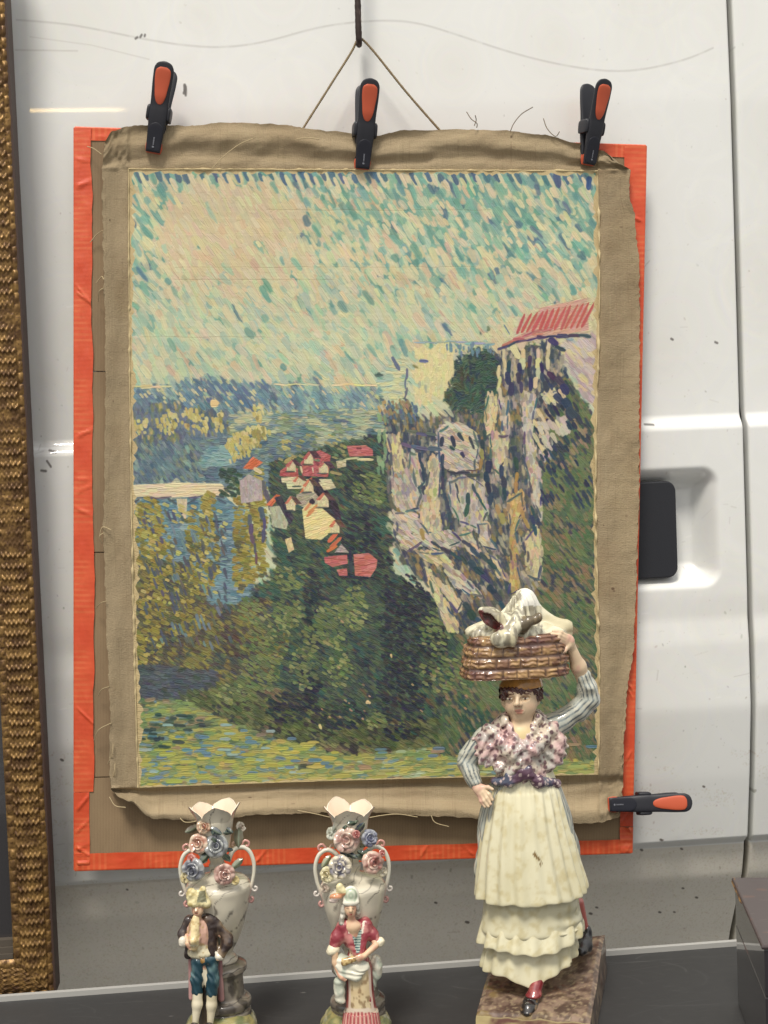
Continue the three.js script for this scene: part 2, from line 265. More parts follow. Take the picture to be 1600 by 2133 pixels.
// table
const TB = 0.088;
{
  const t = thing('display_table', 'dark grey table top with a pale metal back edge', 'table', V(0, YT, 0.45));
  const N = 1024, R = rngOf(5);
  const map = canvasTex(N, N, (c) => {
    c.fillStyle = 'rgb(54,54,54)'; c.fillRect(0, 0, N, N);
    for (let i = 0; i < 9000; i++) { const l = R() < 0.5; c.fillStyle = l ? `rgba(150,150,146,${0.03 + 0.06 * R()})` : `rgba(30,30,32,${0.03 + 0.06 * R()})`; c.fillRect(R() * N, R() * N, 1 + R() * 6, 1 + R() * 2); }
    for (let i = 0; i < 260; i++) { c.strokeStyle = `rgba(165,163,158,${0.05 + 0.14 * R()})`; c.lineWidth = 0.6 + R(); c.beginPath(); const x = R() * N, y = R() * N, a = R() * 6.3, l = 4 + R() * 36; c.moveTo(x, y); c.quadraticCurveTo(x + l * Math.cos(a), y + l * Math.sin(a), x + l * 1.6 * Math.cos(a + 0.3), y + l * 1.6 * Math.sin(a + 0.3)); c.stroke(); }
    for (let i = 0; i < 140; i++) { c.fillStyle = `rgba(190,186,178,${0.2 + 0.4 * R()})`; c.beginPath(); c.arc(R() * N, R() * N, 0.5 + R() * 1.3, 0, 7); c.fill(); }
  });
  const rough = dataTex(256, 256, (i, j) => 105 + 70 * fbm(i / 22, j / 22, 8, 4)); rough.repeat.set(2, 2);
  const top = new THREE.BoxGeometry(1.9, 0.028, 0.8, 1, 1, 1); top.translate(0, YT - 0.014, TB + 0.4);
  part('table_top', top, new THREE.MeshStandardMaterial({ map, roughness: 1, roughnessMap: rough }), t);
  const e = new THREE.BoxGeometry(1.9, 0.034, 0.007, 1, 1, 1); e.translate(0, YT - 0.017 + 0.0062, TB - 0.0037);
  part('back_edge', e, new THREE.MeshStandardMaterial({ color: hex(C3(176, 175, 170)), roughness: 0.4 }), t);
  for (const x of [-0.85, 0.85]) for (const z of [TB + 0.08, TB + 0.72]) { const l = new THREE.BoxGeometry(0.035, 0.82, 0.035); l.translate(x, YT - 0.028 - 0.412, z); part('leg', l, new THREE.MeshStandardMaterial({ color: hex(C3(90, 90, 92)), roughness: 0.5, metalness: 0.5 }), t); }
}

// ───────────────────────── the painting: brush strokes laid one by one on a canvas (photograph pixels as drawing units)
const PX0 = 275, PY0 = 354, PW = 972, PH = 1274, PK = 1.28;
function paintPicture() {
  const W = Math.round(PW * PK), H = Math.round(PH * PK), R = rngOf(77);
  const mk = () => { const c = document.createElement('canvas'); c.width = W; c.height = H; const g = c.getContext('2d'); g.setTransform(PK, 0, 0, PK, -PX0 * PK, -PY0 * PK); g.lineCap = 'round'; g.lineJoin = 'round'; return [c, g]; };
  const [cc, c] = mk(), [bc, b] = mk();
  const [ic, idc] = mk();
  // a touch of the brush: a soft body with bristle streaks, and the same as relief
  const touch = (x, y, l, w, a, col, op = 0.95, bend = 0) => {
    const ca = Math.cos(a), sa = Math.sin(a), base = col.map((v) => clamp(v + (R() - 0.5) * 14 + (R() - 0.5) * 6, 0, 255));
    const line = (g, o, s) => { g.beginPath(); g.moveTo(x - ca * l / 2 * s - sa * o, y - sa * l / 2 * s + ca * o); g.quadraticCurveTo(x - sa * (o + bend), y + ca * (o + bend), x + ca * l / 2 * s - sa * o, y + sa * l / 2 * s + ca * o); g.stroke(); };
    // blunt at one end, dragged out and ragged at the other
    const up = [], dn = [], m = 5;
    for (let i = 0; i <= m; i++) {
      const t = i / m, u = (t - 0.5) * l, q = bend * 2 * t * (1 - t), hw = w / 2 * (i === 0 ? 0.55 : i === m ? 0.35 : 0.8 + 0.45 * R() - 0.25 * t);
      up.push([x + ca * u - sa * (q - hw), y + sa * u + ca * (q - hw)]); dn.push([x + ca * u - sa * (q + hw), y + sa * u + ca * (q + hw)]);
    }
    const ring = [...up, ...dn.reverse()];
    const body = (g) => { g.beginPath(); const n = ring.length; let p = ring[n - 1], q = ring[0]; g.moveTo((p[0] + q[0]) / 2, (p[1] + q[1]) / 2); for (let i = 0; i < n; i++) { p = ring[i]; q = ring[(i + 1) % n]; g.quadraticCurveTo(p[0], p[1], (p[0] + q[0]) / 2, (p[1] + q[1]) / 2); } g.fill(); };
    c.fillStyle = `rgba(${base.map(Math.round)},${op})`; body(c);
    const hgt = 105 + R() * 60; b.fillStyle = `rgba(${hgt},${hgt},${hgt},0.8)`; body(b);
    const n = Math.max(2, Math.round(w / 3.4));
    for (let i = 0; i < n; i++) {
      const o = (R() - 0.5) * w * 0.8, k = (R() - 0.5) * 30, s = 0.4 + R() * 0.5; c.lineWidth = 0.7 + R() * 1.3; c.strokeStyle = `rgba(${base.map((v) => Math.round(clamp(v + k, 0, 255)))},0.5)`; line(c, o, s);
      const q = R() < 0.5 ? 225 : 70; b.lineWidth = 0.8 + R(); b.strokeStyle = `rgba(${q},${q},${q},0.5)`; line(b, o, s);
    }
    b.lineWidth = 1.1; b.strokeStyle = 'rgba(240,240,240,0.6)'; line(b, w * 0.44, 0.8); b.strokeStyle = 'rgba(55,55,55,0.5)'; line(b, -w * 0.46, 0.8);
  };
  const TEAL = [130, 172, 154], TEALD = [104, 150, 140], BLUE = [88, 114, 132], CREAM = [214, 204, 166], PALE = [200, 203, 168], PEACH = [208, 192, 156], PINK = [200, 176, 148], MIST = [168, 192, 168];
  const deg = Math.PI / 180;
  const pick = (pal, x, y) => { // neighbours tend to share the paint on the brush
    let s = 0; for (const p of pal) s += p[1]; const own = x !== undefined && R() < 0.62; let r = (own ? clamp((fbm(x / 26, y / 30, pal.length, 3) - 0.5) * 2.1 + 0.5, 0, 0.999) : R()) * s; for (const p of pal) { r -= p[1]; if (r <= 0) return p[0]; } return pal[0][0]; };
  // regions: outline, palette, direction, size
  const sky = (x, y) => {
    const top = 1 - smooth(352, 500, y), glow = Math.exp(-Math.pow((x - 490) / 150, 2) - Math.pow((y - 480) / 95, 2)), right = smooth(560, 1150, x) * (1 - smooth(440, 680, y)), left = (1 - smooth(290, 390, x)) * (1 - smooth(480, 760, y)), low = smooth(540, 700, y), disc = Math.exp(-Math.pow(((x - 475) / 118) ** 2 + ((y - 480) / 92) ** 2, 2));
    return [[TEAL, 0.5 + 2.2 * top + 1.6 * right + 1.6 * left - 0.4 * low], [TEALD, 0.2 + 0.9 * top + 0.7 * right + 0.6 * left], [BLUE, 0.02 + 1.0 * (1 - smooth(350, 410, y)) + 0.32 * right + 0.32 * left * (1 - low)], [CREAM, 1.1 + 1.5 * glow + 0.3 * right], [PALE, 0.5 + 2.6 * low], [PEACH, 0.35 + 3 * glow + 30 * disc], [PINK, 0.12 + 0.1 * low], [MIST, 0.5 + 1.7 * low - 0.4 * top]].map((p) => [p[0], Math.max(0, p[1]) * (p[0] === TEAL || p[0] === TEALD || p[0] === BLUE ? (1 - 0.6 * glow) * (1 - disc) : 1)]);
  };
  const REG = [
    { p: [[250, 330], [1260, 330], [1260, 830], [250, 830]], f: sky, a: (x, y) => (y < 420 ? 62 : 46 + 22 * noise(x / 45, y / 45, 4)) * deg, l: 35, w: 11.5, n: 0.0135, base: PALE },
    { p: [[260, 812], [340, 800], [390, 787], [460, 784], [540, 794], [640, 802], [720, 812], [800, 806], [800, 872], [260, 872]], f: (x) => [[[108, 130, 142], 3 - 1.6 * smooth(560, 700, x)], [[124, 154, 160], 2.4], [[156, 182, 164], 1 + 1.6 * smooth(540, 680, x)], [[198, 190, 146], 0.7], [[92, 112, 128], 1.2 - smooth(560, 700, x)], [[144, 154, 152], 0.8]], a: () => 52 * deg, l: 18, w: 6, n: 0.034, base: [122, 148, 156] },
    { p: [[260, 842], [360, 838], [480, 856], [480, 928], [260, 930]], f: [[[112, 124, 138], 2.4], [[90, 104, 122], 2], [[122, 130, 96], 1.2], [[190, 176, 112], 0.7]], a: () => 80 * deg, l: 16, w: 6, n: 0.034, base: [108, 118, 126] },
    { p: [[480, 858], [800, 850], [800, 905], [700, 930], [480, 930]], f: [[[160, 172, 146], 2.4], [[186, 184, 146], 1.4], [[112, 136, 140], 1.6], [[126, 140, 108], 1.2], [[84, 108, 124], 0.8]], a: () => 4 * deg, l: 24, w: 5, n: 0.036, base: [150, 162, 144] },
    { p: [[260, 926], [470, 905], [640, 900], [700, 960], [560, 1010], [260, 1010]], f: [[[94, 112, 126], 3], [[112, 134, 138], 2.4], [[130, 142, 120], 1], [[76, 94, 112], 1.1], [[140, 162, 154], 1]], a: (x) => (x < 420 ? 58 : 6) * deg, l: 17, w: 6, n: 0.034, base: [84, 104, 120] },
    { p: [[430, 925], [500, 928], [490, 968], [420, 968]], f: [[[138, 168, 164], 3], [[110, 142, 150], 1.5]], a: () => 6 * deg, l: 18, w: 5, n: 0.05, base: [130, 160, 160] },
    { p: [[260, 1030], [500, 1030], [520, 1100], [530, 1250], [440, 1260], [380, 1180], [260, 1160]], f: [[[118, 146, 152], 3], [[96, 122, 136], 1.6], [[142, 166, 164], 1.2], [[80, 98, 114], 0.7]], a: () => 6 * deg, l: 20, w: 5.5, n: 0.04, base: [104, 136, 148] },
    { p: [[560, 960], [800, 900], [820, 1200], [900, 1240], [940, 1330], [960, 1400], [960, 1560], [620, 1540], [480, 1430], [520, 1230], [570, 1180]], f: [[[70, 82, 74], 3], [[84, 100, 78], 2.4], [[54, 64, 72], 2.2], [[98, 110, 76], 1], [[96, 84, 70], 0.5], [[64, 94, 84], 1.6]], a: (x, y) => (20 + 30 * noise(x / 70, y / 70, 2)) * deg, l: 17, w: 5, n: 0.045, base: [72, 80, 70] },
    { p: [[260, 1150], [390, 1170], [440, 1260], [560, 1240], [600, 1330], [560, 1420], [260, 1440]], f: [[[126, 120, 72], 2.2], [[88, 84, 72], 2.2], [[150, 140, 76], 1.2], [[70, 74, 80], 1.5], [[98, 108, 82], 1.2], [[82, 72, 70], 1]], a: (x, y) => (24 + 14 * noise(x / 40, y / 40, 6)) * deg, l: 17, w: 6, n: 0.042, base: [100, 98, 74] },
    { p: [[260, 1372], [340, 1380], [450, 1392], [440, 1430], [360, 1450], [260, 1455]], f: [[[74, 82, 90], 3], [[88, 98, 104], 1.8], [[66, 74, 70], 1]], a: () => 12 * deg, l: 20, w: 7, n: 0.04, base: [66, 72, 80] },
    { p: [[260, 1445], [360, 1448], [460, 1480], [600, 1540], [720, 1570], [900, 1555], [1260, 1560], [1260, 1660], [260, 1660]], f: (x, y) => { const lo = smooth(1500, 1610, y), L = 1 - smooth(480, 800, x); return [[[164, 164, 92], 1.4 + 2 * lo * L], [[128, 146, 96], 2 + (1 - L)], [[106, 136, 152], 0.35 + 0.6 * L * lo], [[186, 172, 96], 0.3 + 0.8 * lo], [[96, 116, 86], 1.1 * (1 - lo)], [[150, 134, 104], 0.7], [[168, 186, 150], 0.5 * lo], [[74, 88, 76], 0.5 * (1 - lo)]]; }, a: (x, y) => 4 * (noise(x / 50, y / 50) - 0.3) * 4 * deg, l: 26, w: 7.5, n: 0.03, base: [146, 152, 96] },
    { p: [[360, 1440], [500, 1410], [600, 1440], [720, 1500], [960, 1500], [960, 1560], [720, 1575], [600, 1545], [480, 1500]], f: [[[80, 90, 64], 2.4], [[108, 116, 76], 2], [[58, 62, 62], 1.7], [[130, 130, 88], 0.9], [[120, 104, 84], 0.7]], a: () => 32 * deg, l: 20, w: 6.5, n: 0.04, base: [84, 90, 68] },
    { p: [[930, 1290], [1120, 1230], [1130, 850], [1180, 780], [1260, 900], [1260, 1600], [900, 1580], [930, 1420]], f: (x, y) => { const up = 1 - smooth(900, 1050, y); return [[[108, 120, 84], 2.4], [[84, 106, 78], 2], [[132, 116, 88], 1.3], [[62, 72, 80], 0.9 + 2.4 * up], [[150, 130, 106], 0.5], [[56, 84, 76], 0.8 * smooth(1250, 1400, y)]]; }, a: (x, y) => (y > 1480 ? 58 : 62 - 16 * noise(x / 80, y / 80)) * deg, l: 20, w: 6, n: 0.04, base: [100, 108, 80] },
    { p: [[800, 860], [850, 838], [872, 870], [1000, 846], [1040, 720], [1160, 700], [1185, 790], [1150, 880], [1135, 1000], [1128, 1225], [1080, 1300], [965, 1330], [905, 1235], [832, 1172], [806, 1010]], f: (x, y) => { const s = smooth(1080, 1160, y) * 0.5; return [[[172, 162, 146], 0.9], [[190, 176, 138], 0.6], [[132, 128, 122], 1.2], [[66, 76, 92], 2.6 + s], [[150, 128, 86], 0.7 + s], [[92, 98, 88], 1.6 + s], [[112, 108, 104], 1.2]]; }, a: (x, y) => (y > 1130 ? 66 : 84 + 16 * (noise(x / 50, y / 50, 8) - 0.5)) * deg, l: 20, w: 6.5, n: 0.034, base: [112, 110, 108] },
    { p: [[868, 722], [945, 712], [950, 800], [900, 850], [864, 840]], f: [[[222, 210, 158], 4], [[206, 204, 160], 1.2], [[160, 168, 150], 0.4]], a: () => 84 * deg, l: 18, w: 8, n: 0.03, base: [220, 208, 158] },
    { p: [[790, 772], [846, 752], [848, 830], [796, 836]], f: [[[206, 206, 160], 3], [[166, 186, 170], 1]], a: () => 3 * deg, l: 22, w: 6, n: 0.03, base: [206, 206, 160] },
    { p: [[950, 752], [968, 734], [1000, 726], [1030, 734], [1040, 760], [1040, 830], [1004, 866], [946, 860], [926, 838], [936, 806], [944, 780]], f: [[[66, 90, 78], 3], [[50, 66, 78], 1.6], [[88, 108, 84], 1], [[76, 78, 64], 1]], a: (x, y) => 360 * noise(x / 18, y / 18) * deg, l: 11, w: 5, n: 0.07, base: [64, 82, 76] },
    { p: [[1165, 720], [1246, 700], [1246, 850], [1210, 820]], f: [[[200, 186, 178], 3], [[212, 196, 150], 1.2], [[176, 160, 160], 1]], a: () => 48 * deg, l: 26, w: 8, n: 0.03, base: [198, 184, 172] },
    { p: [[990, 700], [1110, 640], [1250, 615], [1250, 700], [1040, 730]], f: [[[206, 200, 162], 2], [[200, 182, 150], 1]], a: () => 60 * deg, l: 20, w: 8, n: 0.02, base: [206, 198, 160] },
  ];
  REG.forEach((r, i) => { for (const [g, col] of [[c, `rgb(${r.base})`], [idc, `rgb(${i * 8 + 4},0,0)`]]) { g.fillStyle = col; g.beginPath(); r.p.forEach((q, k) => (k ? g.lineTo(...q) : g.moveTo(...q))); g.fill(); } });
  b.fillStyle = 'rgb(120,120,120)'; b.fillRect(0, 0, 2000, 2000);
  const ids = idc.getImageData(0, 0, W, H).data;
  const regAt = (x, y) => { const X = clamp(Math.round((x - PX0) * PK), 0, W - 1), Y = clamp(Math.round((y - PY0) * PK), 0, H - 1); return REG[clamp(Math.floor(ids[(Y * W + X) * 4] / 8), 0, REG.length - 1)]; };
  const jobs = [];
  for (let pass = 0; pass < 2; pass++) {
    const step = 5.6; for (let y = PY0; y < PY0 + PH; y += step) for (let x = PX0; x < PX0 + PW; x += step) { const X = x + R() * step, Y = y + R() * step, r = regAt(X, Y); if (R() < r.n * step * step * (pass ? 0.6 : 0.95)) jobs.push([pass + R() * 0.9, X, Y, r]); }
  }
  jobs.sort((p, q) => p[0] - q[0]);
  const soften = (k, q = 5) => { // wet paint drawn together
    const t = document.createElement('canvas'); t.width = Math.round(W / q); t.height = Math.round(H / q); const g = t.getContext('2d'); g.imageSmoothingEnabled = true; g.imageSmoothingQuality = 'high'; g.drawImage(cc, 0, 0, t.width, t.height);
    c.save(); c.setTransform(1, 0, 0, 1, 0, 0); c.globalAlpha = k; c.imageSmoothingEnabled = true; c.imageSmoothingQuality = 'high'; c.drawImage(t, 0, 0, W, H); c.restore();
  };
  let half = false;
  for (const [p, x, y, r] of jobs) { if (p > 1 && !half) { soften(0.5, 7); half = true; } touch(x, y, r.l * (0.55 + R() * 0.9) * (p > 1 ? 0.85 : 1.1), r.w * (0.6 + 0.8 * R()), r.a(x, y) + (R() - 0.5) * 0.35, pick(typeof r.f === 'function' ? r.f(x, y) : r.f, r === REG[0] ? undefined : x, y), p > 1 ? 0.72 : 0.92, (R() - 0.5) * 5); }
  soften(0.24, 5);
  const T = (list, col, ang = 0, op = 1) => { // a long mark is several touches one after another
    for (const [x, y, l, w, a] of list) {
      const n = l > 38 ? Math.round(l / 22) : 1, A = (a ?? ang) * deg, s = Math.max(w * 1.6, l / n * 1.25);
      for (let i = 0; i < n; i++) { const u = ((i + 0.5) / n - 0.5) * l, k = n > 1 ? (R() - 0.5) * w * 0.7 : 0; touch(x + Math.cos(A) * u - Math.sin(A) * k, y + Math.sin(A) * u + Math.cos(A) * k, n > 1 ? s : l, w * (n > 1 ? 0.75 + R() * 0.6 : 1.1), A + (R() - 0.5) * (n > 1 ? 0.36 : 0.12), col.map((v) => v + (n > 1 ? (R() - 0.5) * 22 : 0)), op * (n > 1 ? 0.92 : 1), (R() - 0.5) * (n > 1 ? 6 : 2)); }
    }
  };
  const fill = (poly, col, ang, l = 18, w = 6, dens = 0.06, vary = 26) => { // a small shape filled with short touches
    let x0 = 1e9, x1 = -1e9, y0 = 1e9, y1 = -1e9; for (const [x, y] of poly) { x0 = Math.min(x0, x); x1 = Math.max(x1, x); y0 = Math.min(y0, y); y1 = Math.max(y1, y); }
    const inside = (x, y) => { let s = false; for (let i = 0, j = poly.length - 1; i < poly.length; j = i++) { const [a, q] = poly[i], [d, e] = poly[j]; if (q > y !== e > y && x < (d - a) * (y - q) / (e - q) + a) s = !s; } return s; };
    c.fillStyle = `rgb(${col})`; c.beginPath(); poly.forEach((q, k) => { const x = q[0] + (R() - 0.5) * 3, y = q[1] + (R() - 0.5) * 3; k ? c.lineTo(x, y) : c.moveTo(x, y); }); c.closePath(); c.fill(); c.save(); c.clip();
    for (let i = 0, n = (x1 - x0) * (y1 - y0) * dens; i < n; i++) { const x = lerp(x0, x1, R()), y = lerp(y0, y1, R()); if (inside(x, y)) { const k = (R() - 0.5) * vary; touch(x, y, Math.min(l, Math.max(5, (x1 - x0) * 0.5)) * (0.5 + R() * 0.6), w * (0.6 + R() * 0.5), ang * deg + (R() - 0.5) * 0.3, col.map((v) => v + k), 0.9); } }
    c.restore();
  };
  const scatter = (n, x0, x1, y0, y1, pal, ang, l, w, keep = () => true) => { for (let i = 0; i < n; i++) { const x = lerp(x0, x1, R()), y = lerp(y0, y1, R()); if (keep(x, y)) touch(x, y, l * (0.6 + 0.7 * R()), w * (0.7 + 0.5 * R()), (typeof ang === 'function' ? ang(x, y) : ang) * deg, pick(pal, x, y), 0.9, (R() - 0.5) * 3); } };
  const blob = (cx, cy, rx, ry) => (x, y) => ((x - cx) / rx) ** 2 + ((y - cy) / ry) ** 2 < 1;
  // sky: dark blue touches along the top edge, cream between them
  for (let x = 275; x < 1240; x += 15 + R() * 17) { touch(x, 364 + R() * 10, 20 + R() * 14, 8 + R() * 5, 66 * deg, BLUE); if (R() < 0.7) touch(x + 11, 372 + R() * 14, 26 + R() * 14, 7 + R() * 3, 64 * deg, CREAM); }
  touch(1163, 372, 38, 15, 80 * deg, [76, 100, 136]); touch(1228, 380, 30, 14, 96 * deg, [72, 96, 132]);
  scatter(150, 330, 1240, 372, 620, [[CREAM, 3], [PEACH, 1]], () => 58 + 10 * (R() - 0.5), 25, 8.5);
  // far hills, line of the horizon
  T([[330, 803, 60, 4], [620, 800, 90, 3], [740, 802, 90, 4], [300, 801, 40, 4]], [214, 198, 146], 0);
  scatter(90, 385, 560, 796, 845, [[[98, 118, 138], 3], [[112, 140, 152], 2]], 52, 20, 7); scatter(40, 290, 800, 806, 850, [[[200, 190, 150], 1]], 50, 12, 5);
  T([[450, 838, 18, 15]], [224, 206, 138]);
  // blossoming yellow trees of the plain
  for (const [x, y, rx, ry] of [[300, 885, 20, 14], [352, 876, 22, 24], [400, 868, 20, 20], [425, 882, 12, 20], [458, 878, 12, 22], [505, 925, 26, 26], [530, 912, 26, 24], [485, 935, 12, 26], [540, 860, 10, 16], [545, 898, 18, 12]]) scatter(Math.round(rx * ry / 9), x - rx, x + rx, y - ry, y + ry, [[[192, 178, 112], 3], [[208, 196, 138], 2], [[150, 142, 88], 1.5]], 75, 11, 7, blob(x, y, rx, ry));
  // river bend, bridge and its piers
  fill([[262, 1004], [380, 1000], [462, 1004], [482, 1026], [474, 1030], [262, 1032]], [218, 202, 166], 2, 40, 8, 0.03, 16);
  for (const [x0, x1, yy] of [[270, 372, 1034], [388, 474, 1034]]) { c.fillStyle = 'rgb(96,132,146)'; c.beginPath(); c.moveTo(x0, 1064); c.quadraticCurveTo((x0 + x1) / 2, yy - 30, x1, 1064); c.fill(); scatter(60, x0, x1, 1040, 1062, [[[100, 134, 148], 2], [[82, 108, 130], 1], [[136, 164, 164], 1]], 4, 18, 5); T([[(x0 + x1) / 2, 1031, 70, 4], [x0 + 12, 1040, 24, 4, -30], [x1 - 12, 1040, 24, 4, 30]], [84, 92, 100], 0); }
  fill([[369, 1034], [392, 1034], [388, 1076], [374, 1076]], [210, 194, 160], 86, 14, 6, 0.06); T([[378, 1060, 14, 5, 80]], [78, 92, 120]);
  T([[484, 1040, 34, 6, 42]], [210, 198, 162]);
  T([[440, 1088, 34, 5], [452, 1082, 24, 4]], [56, 62, 76], 4); T([[446, 1094, 30, 4]], [160, 150, 130]);
  // yellow poplars in front of the water
  const YEL = [[[152, 140, 74], 3], [[128, 120, 66], 2.4], [[176, 164, 92], 1.1], [[96, 96, 72], 1.6]];
  for (const [x, y, rx, ry, n] of [[312, 1075, 30, 45, 150], [300, 1130, 30, 40, 110], [335, 1150, 24, 60, 120], [405, 1110, 22, 52, 110], [432, 1090, 12, 42, 60], [435, 1045, 14, 26, 50], [415, 1190, 28, 50, 120], [440, 1150, 16, 50, 70], [385, 1215, 24, 36, 80], [380, 1280, 40, 40, 130], [318, 1250, 30, 60, 130], [300, 1340, 36, 40, 110]]) scatter(n, x - rx, x + rx, y - ry, y + ry, YEL, 24, 12, 7, blob(x, y, rx, ry));
  scatter(150, 300, 480, 1060, 1340, [[[84, 90, 104], 2], [[100, 100, 92], 1], [[112, 132, 138], 0.8]], 70, 20, 6); scatter(60, 285, 470, 1040, 1250, [[[186, 176, 108], 2], [[170, 160, 92], 1]], 24, 12, 7);
  for (const [x, y, rx, ry, n] of [[512, 1090, 26, 90, 260], [500, 1170, 16, 60, 110], [540, 1060, 14, 90, 150], [525, 1190, 14, 30, 50], [545, 1150, 10, 50, 60]]) scatter(n, x - rx, x + rx, y - ry, y + ry, YEL, 14, 13, 7, blob(x, y, rx, ry));
  T([[522, 1100, 60, 8, 84], [548, 1090, 70, 9, 86], [556, 1030, 60, 10, 76], [530, 1150, 40, 6, 84]], [92, 88, 106]);
  scatter(60, 462, 500, 975, 1030, [[[60, 78, 70], 2], [[86, 104, 76], 1]], 20, 12, 7);
  // dark trees with light crowns on the hill
  const DK = [[[50, 55, 64], 3], [[62, 66, 62], 1.2], [[42, 48, 60], 1.8], [[58, 78, 72], 0.5]];
  for (const [x, y, rx, ry, n] of [[860, 1330, 70, 110, 520], [830, 1470, 50, 80, 260], [650, 1260, 18, 80, 110], [760, 1180, 60, 40, 140], [600, 1470, 50, 34, 130], [840, 1240, 50, 40, 170], [700, 1490, 60, 30, 130], [640, 1430, 24, 40, 70], [750, 1110, 40, 50, 120], [745, 1010, 30, 30, 60]]) scatter(n, x - rx, x + rx, y - ry, y + ry, DK, () => 14 + 30 * R(), 15, 5, blob(x, y, rx, ry));
  const OL = [[[116, 126, 82], 3], [[98, 112, 76], 2.4], [[142, 146, 98], 1.3], [[78, 96, 74], 1.2]];
  for (const [x, y, rx, ry, n] of [[686, 1300, 34, 50, 200], [735, 1268, 28, 46, 150], [556, 1330, 42, 56, 220], [600, 1276, 34, 30, 100], [640, 1340, 16, 40, 60], [520, 1270, 26, 30, 60], [535, 1400, 40, 40, 130], [700, 1390, 30, 40, 110], [630, 1390, 30, 44, 100], [770, 1020, 36, 34, 110], [600, 1200, 40, 26, 80], [480, 1440, 34, 22, 70], [780, 1505, 20, 20, 50], [930, 1410, 60, 40, 120], [905, 1320, 30, 50, 80]]) scatter(n, x - rx, x + rx, y - ry, y + ry, OL, () => 18 + 22 * R(), 12, 6, blob(x, y, rx, ry));
  scatter(26, 640, 1000, 1280, 1500, [[[176, 140, 110], 1], [[128, 118, 90], 1]], 40, 7, 4); T([[763, 1464, 11, 7, 20], [662, 1512, 12, 6, 70], [812, 1368, 9, 4, 80]], [226, 200, 140]);
  // village
  fill([[500, 1000], [520, 985], [546, 1000], [548, 1040], [502, 1046]], [176, 164, 160], 80, 16, 6, 0.06); fill([[508, 972], [528, 950], [548, 960], [530, 976]], [206, 112, 78], -35, 16, 6, 0.08); T([[538, 978, 20, 8, 30]], [220, 204, 160]);
  fill([[584, 978], [606, 965], [622, 975], [622, 992], [584, 990]], [176, 96, 94], -10, 14, 6, 0.08); fill([[628, 962], [646, 944], [668, 938], [690, 948], [684, 992], [630, 990]], [178, 98, 98], -20, 16, 7, 0.07); T([[648, 958, 24, 8, -50], [662, 966, 14, 5, 40]], [134, 74, 78]); T([[628, 975, 20, 4, 80], [652, 978, 12, 3, 84]], [222, 208, 176]);
  fill([[596, 600 + 396], [690, 996], [690, 1012], [600, 1016]], [208, 202, 160], 0, 26, 6, 0.05); fill([[722, 930], [762, 928], [778, 936], [776, 950], [728, 952]], [186, 108, 106], 0, 18, 6, 0.08); T([[746, 956, 50, 5], [764, 958, 30, 5]], [216, 202, 160], 0); T([[748, 934, 12, 4]], [96, 50, 58]);
  fill([[646, 992], [662, 996], [704, 1050], [712, 1086], [690, 1090], [640, 1040]], [62, 56, 66], 48, 22, 8, 0.06); fill([[604, 1060], [640, 1000], [650, 992], [646, 1018], [624, 1044]], [196, 112, 82], -50, 18, 6, 0.07); fill([[616, 1028], [650, 1018], [672, 1046], [640, 1060], [620, 1050]], [168, 160, 136], -20, 16, 6, 0.06);
  fill([[555, 1050], [575, 1026], [584, 1030], [566, 1052]], [204, 112, 80], -48, 16, 6, 0.09); fill([[572, 1036], [584, 1030], [612, 1076], [602, 1092], [584, 1064]], [66, 62, 76], 54, 18, 7, 0.07); fill([[560, 1054], [582, 1052], [600, 1086], [596, 1100], [566, 1096]], [170, 174, 146], 80, 16, 6, 0.06);
  fill([[628, 1060], [644, 1044], [672, 1060], [700, 1084], [706, 1094], [668, 1124], [636, 1120]], [222, 206, 148], -20, 20, 8, 0.05, 14); T([[642, 1052, 26, 6, -46], [652, 1058, 30, 5, -40], [646, 1068, 22, 5, -40]], [204, 128, 92]); T([[650, 1044, 12, 10, 40]], [58, 54, 62]);
  fill([[592, 1120], [606, 1116], [612, 1144], [600, 1150]], [216, 196, 146], 80, 12, 6, 0.09);
  T([[692, 1118, 30, 9, -44], [698, 1130, 34, 8, -44], [690, 1142, 26, 6, -30]], [206, 116, 76]); fill([[694, 1150], [710, 1132], [726, 1152]], [176, 164, 158], 10, 10, 5, 0.1); T([[718, 1140, 28, 4, 48], [700, 1153, 44, 4, 0]], [54, 56, 68]);
  fill([[674, 1158], [722, 1156], [724, 1174], [690, 1180], [676, 1170]], [188, 110, 106], 2, 22, 8, 0.06); fill([[700, 1186], [720, 1184], [722, 1200], [704, 1198]], [190, 112, 106], 4, 14, 7, 0.09); fill([[736, 1156], [766, 1152], [784, 1166], [782, 1184], [768, 1202], [738, 1200]], [192, 116, 108], -4, 24, 9, 0.05);
  fill([[664, 1002], [690, 998], [700, 1016], [676, 1022]], [206, 196, 158], 10, 14, 6, 0.07); fill([[700, 960], [720, 956], [722, 972], [702, 976]], [196, 186, 150], 0, 12, 6, 0.07); fill([[586, 992], [628, 992], [630, 1004], [588, 1004]], [208, 198, 158], 0, 16, 5, 0.07); T([[604, 956, 26, 8, -30], [700, 985, 26, 6, 10]], [170, 152, 104]); scatter(50, 580, 720, 900, 960, [[[150, 146, 96], 2], [[110, 126, 104], 2], [[182, 170, 112], 1]], 20, 12, 6);
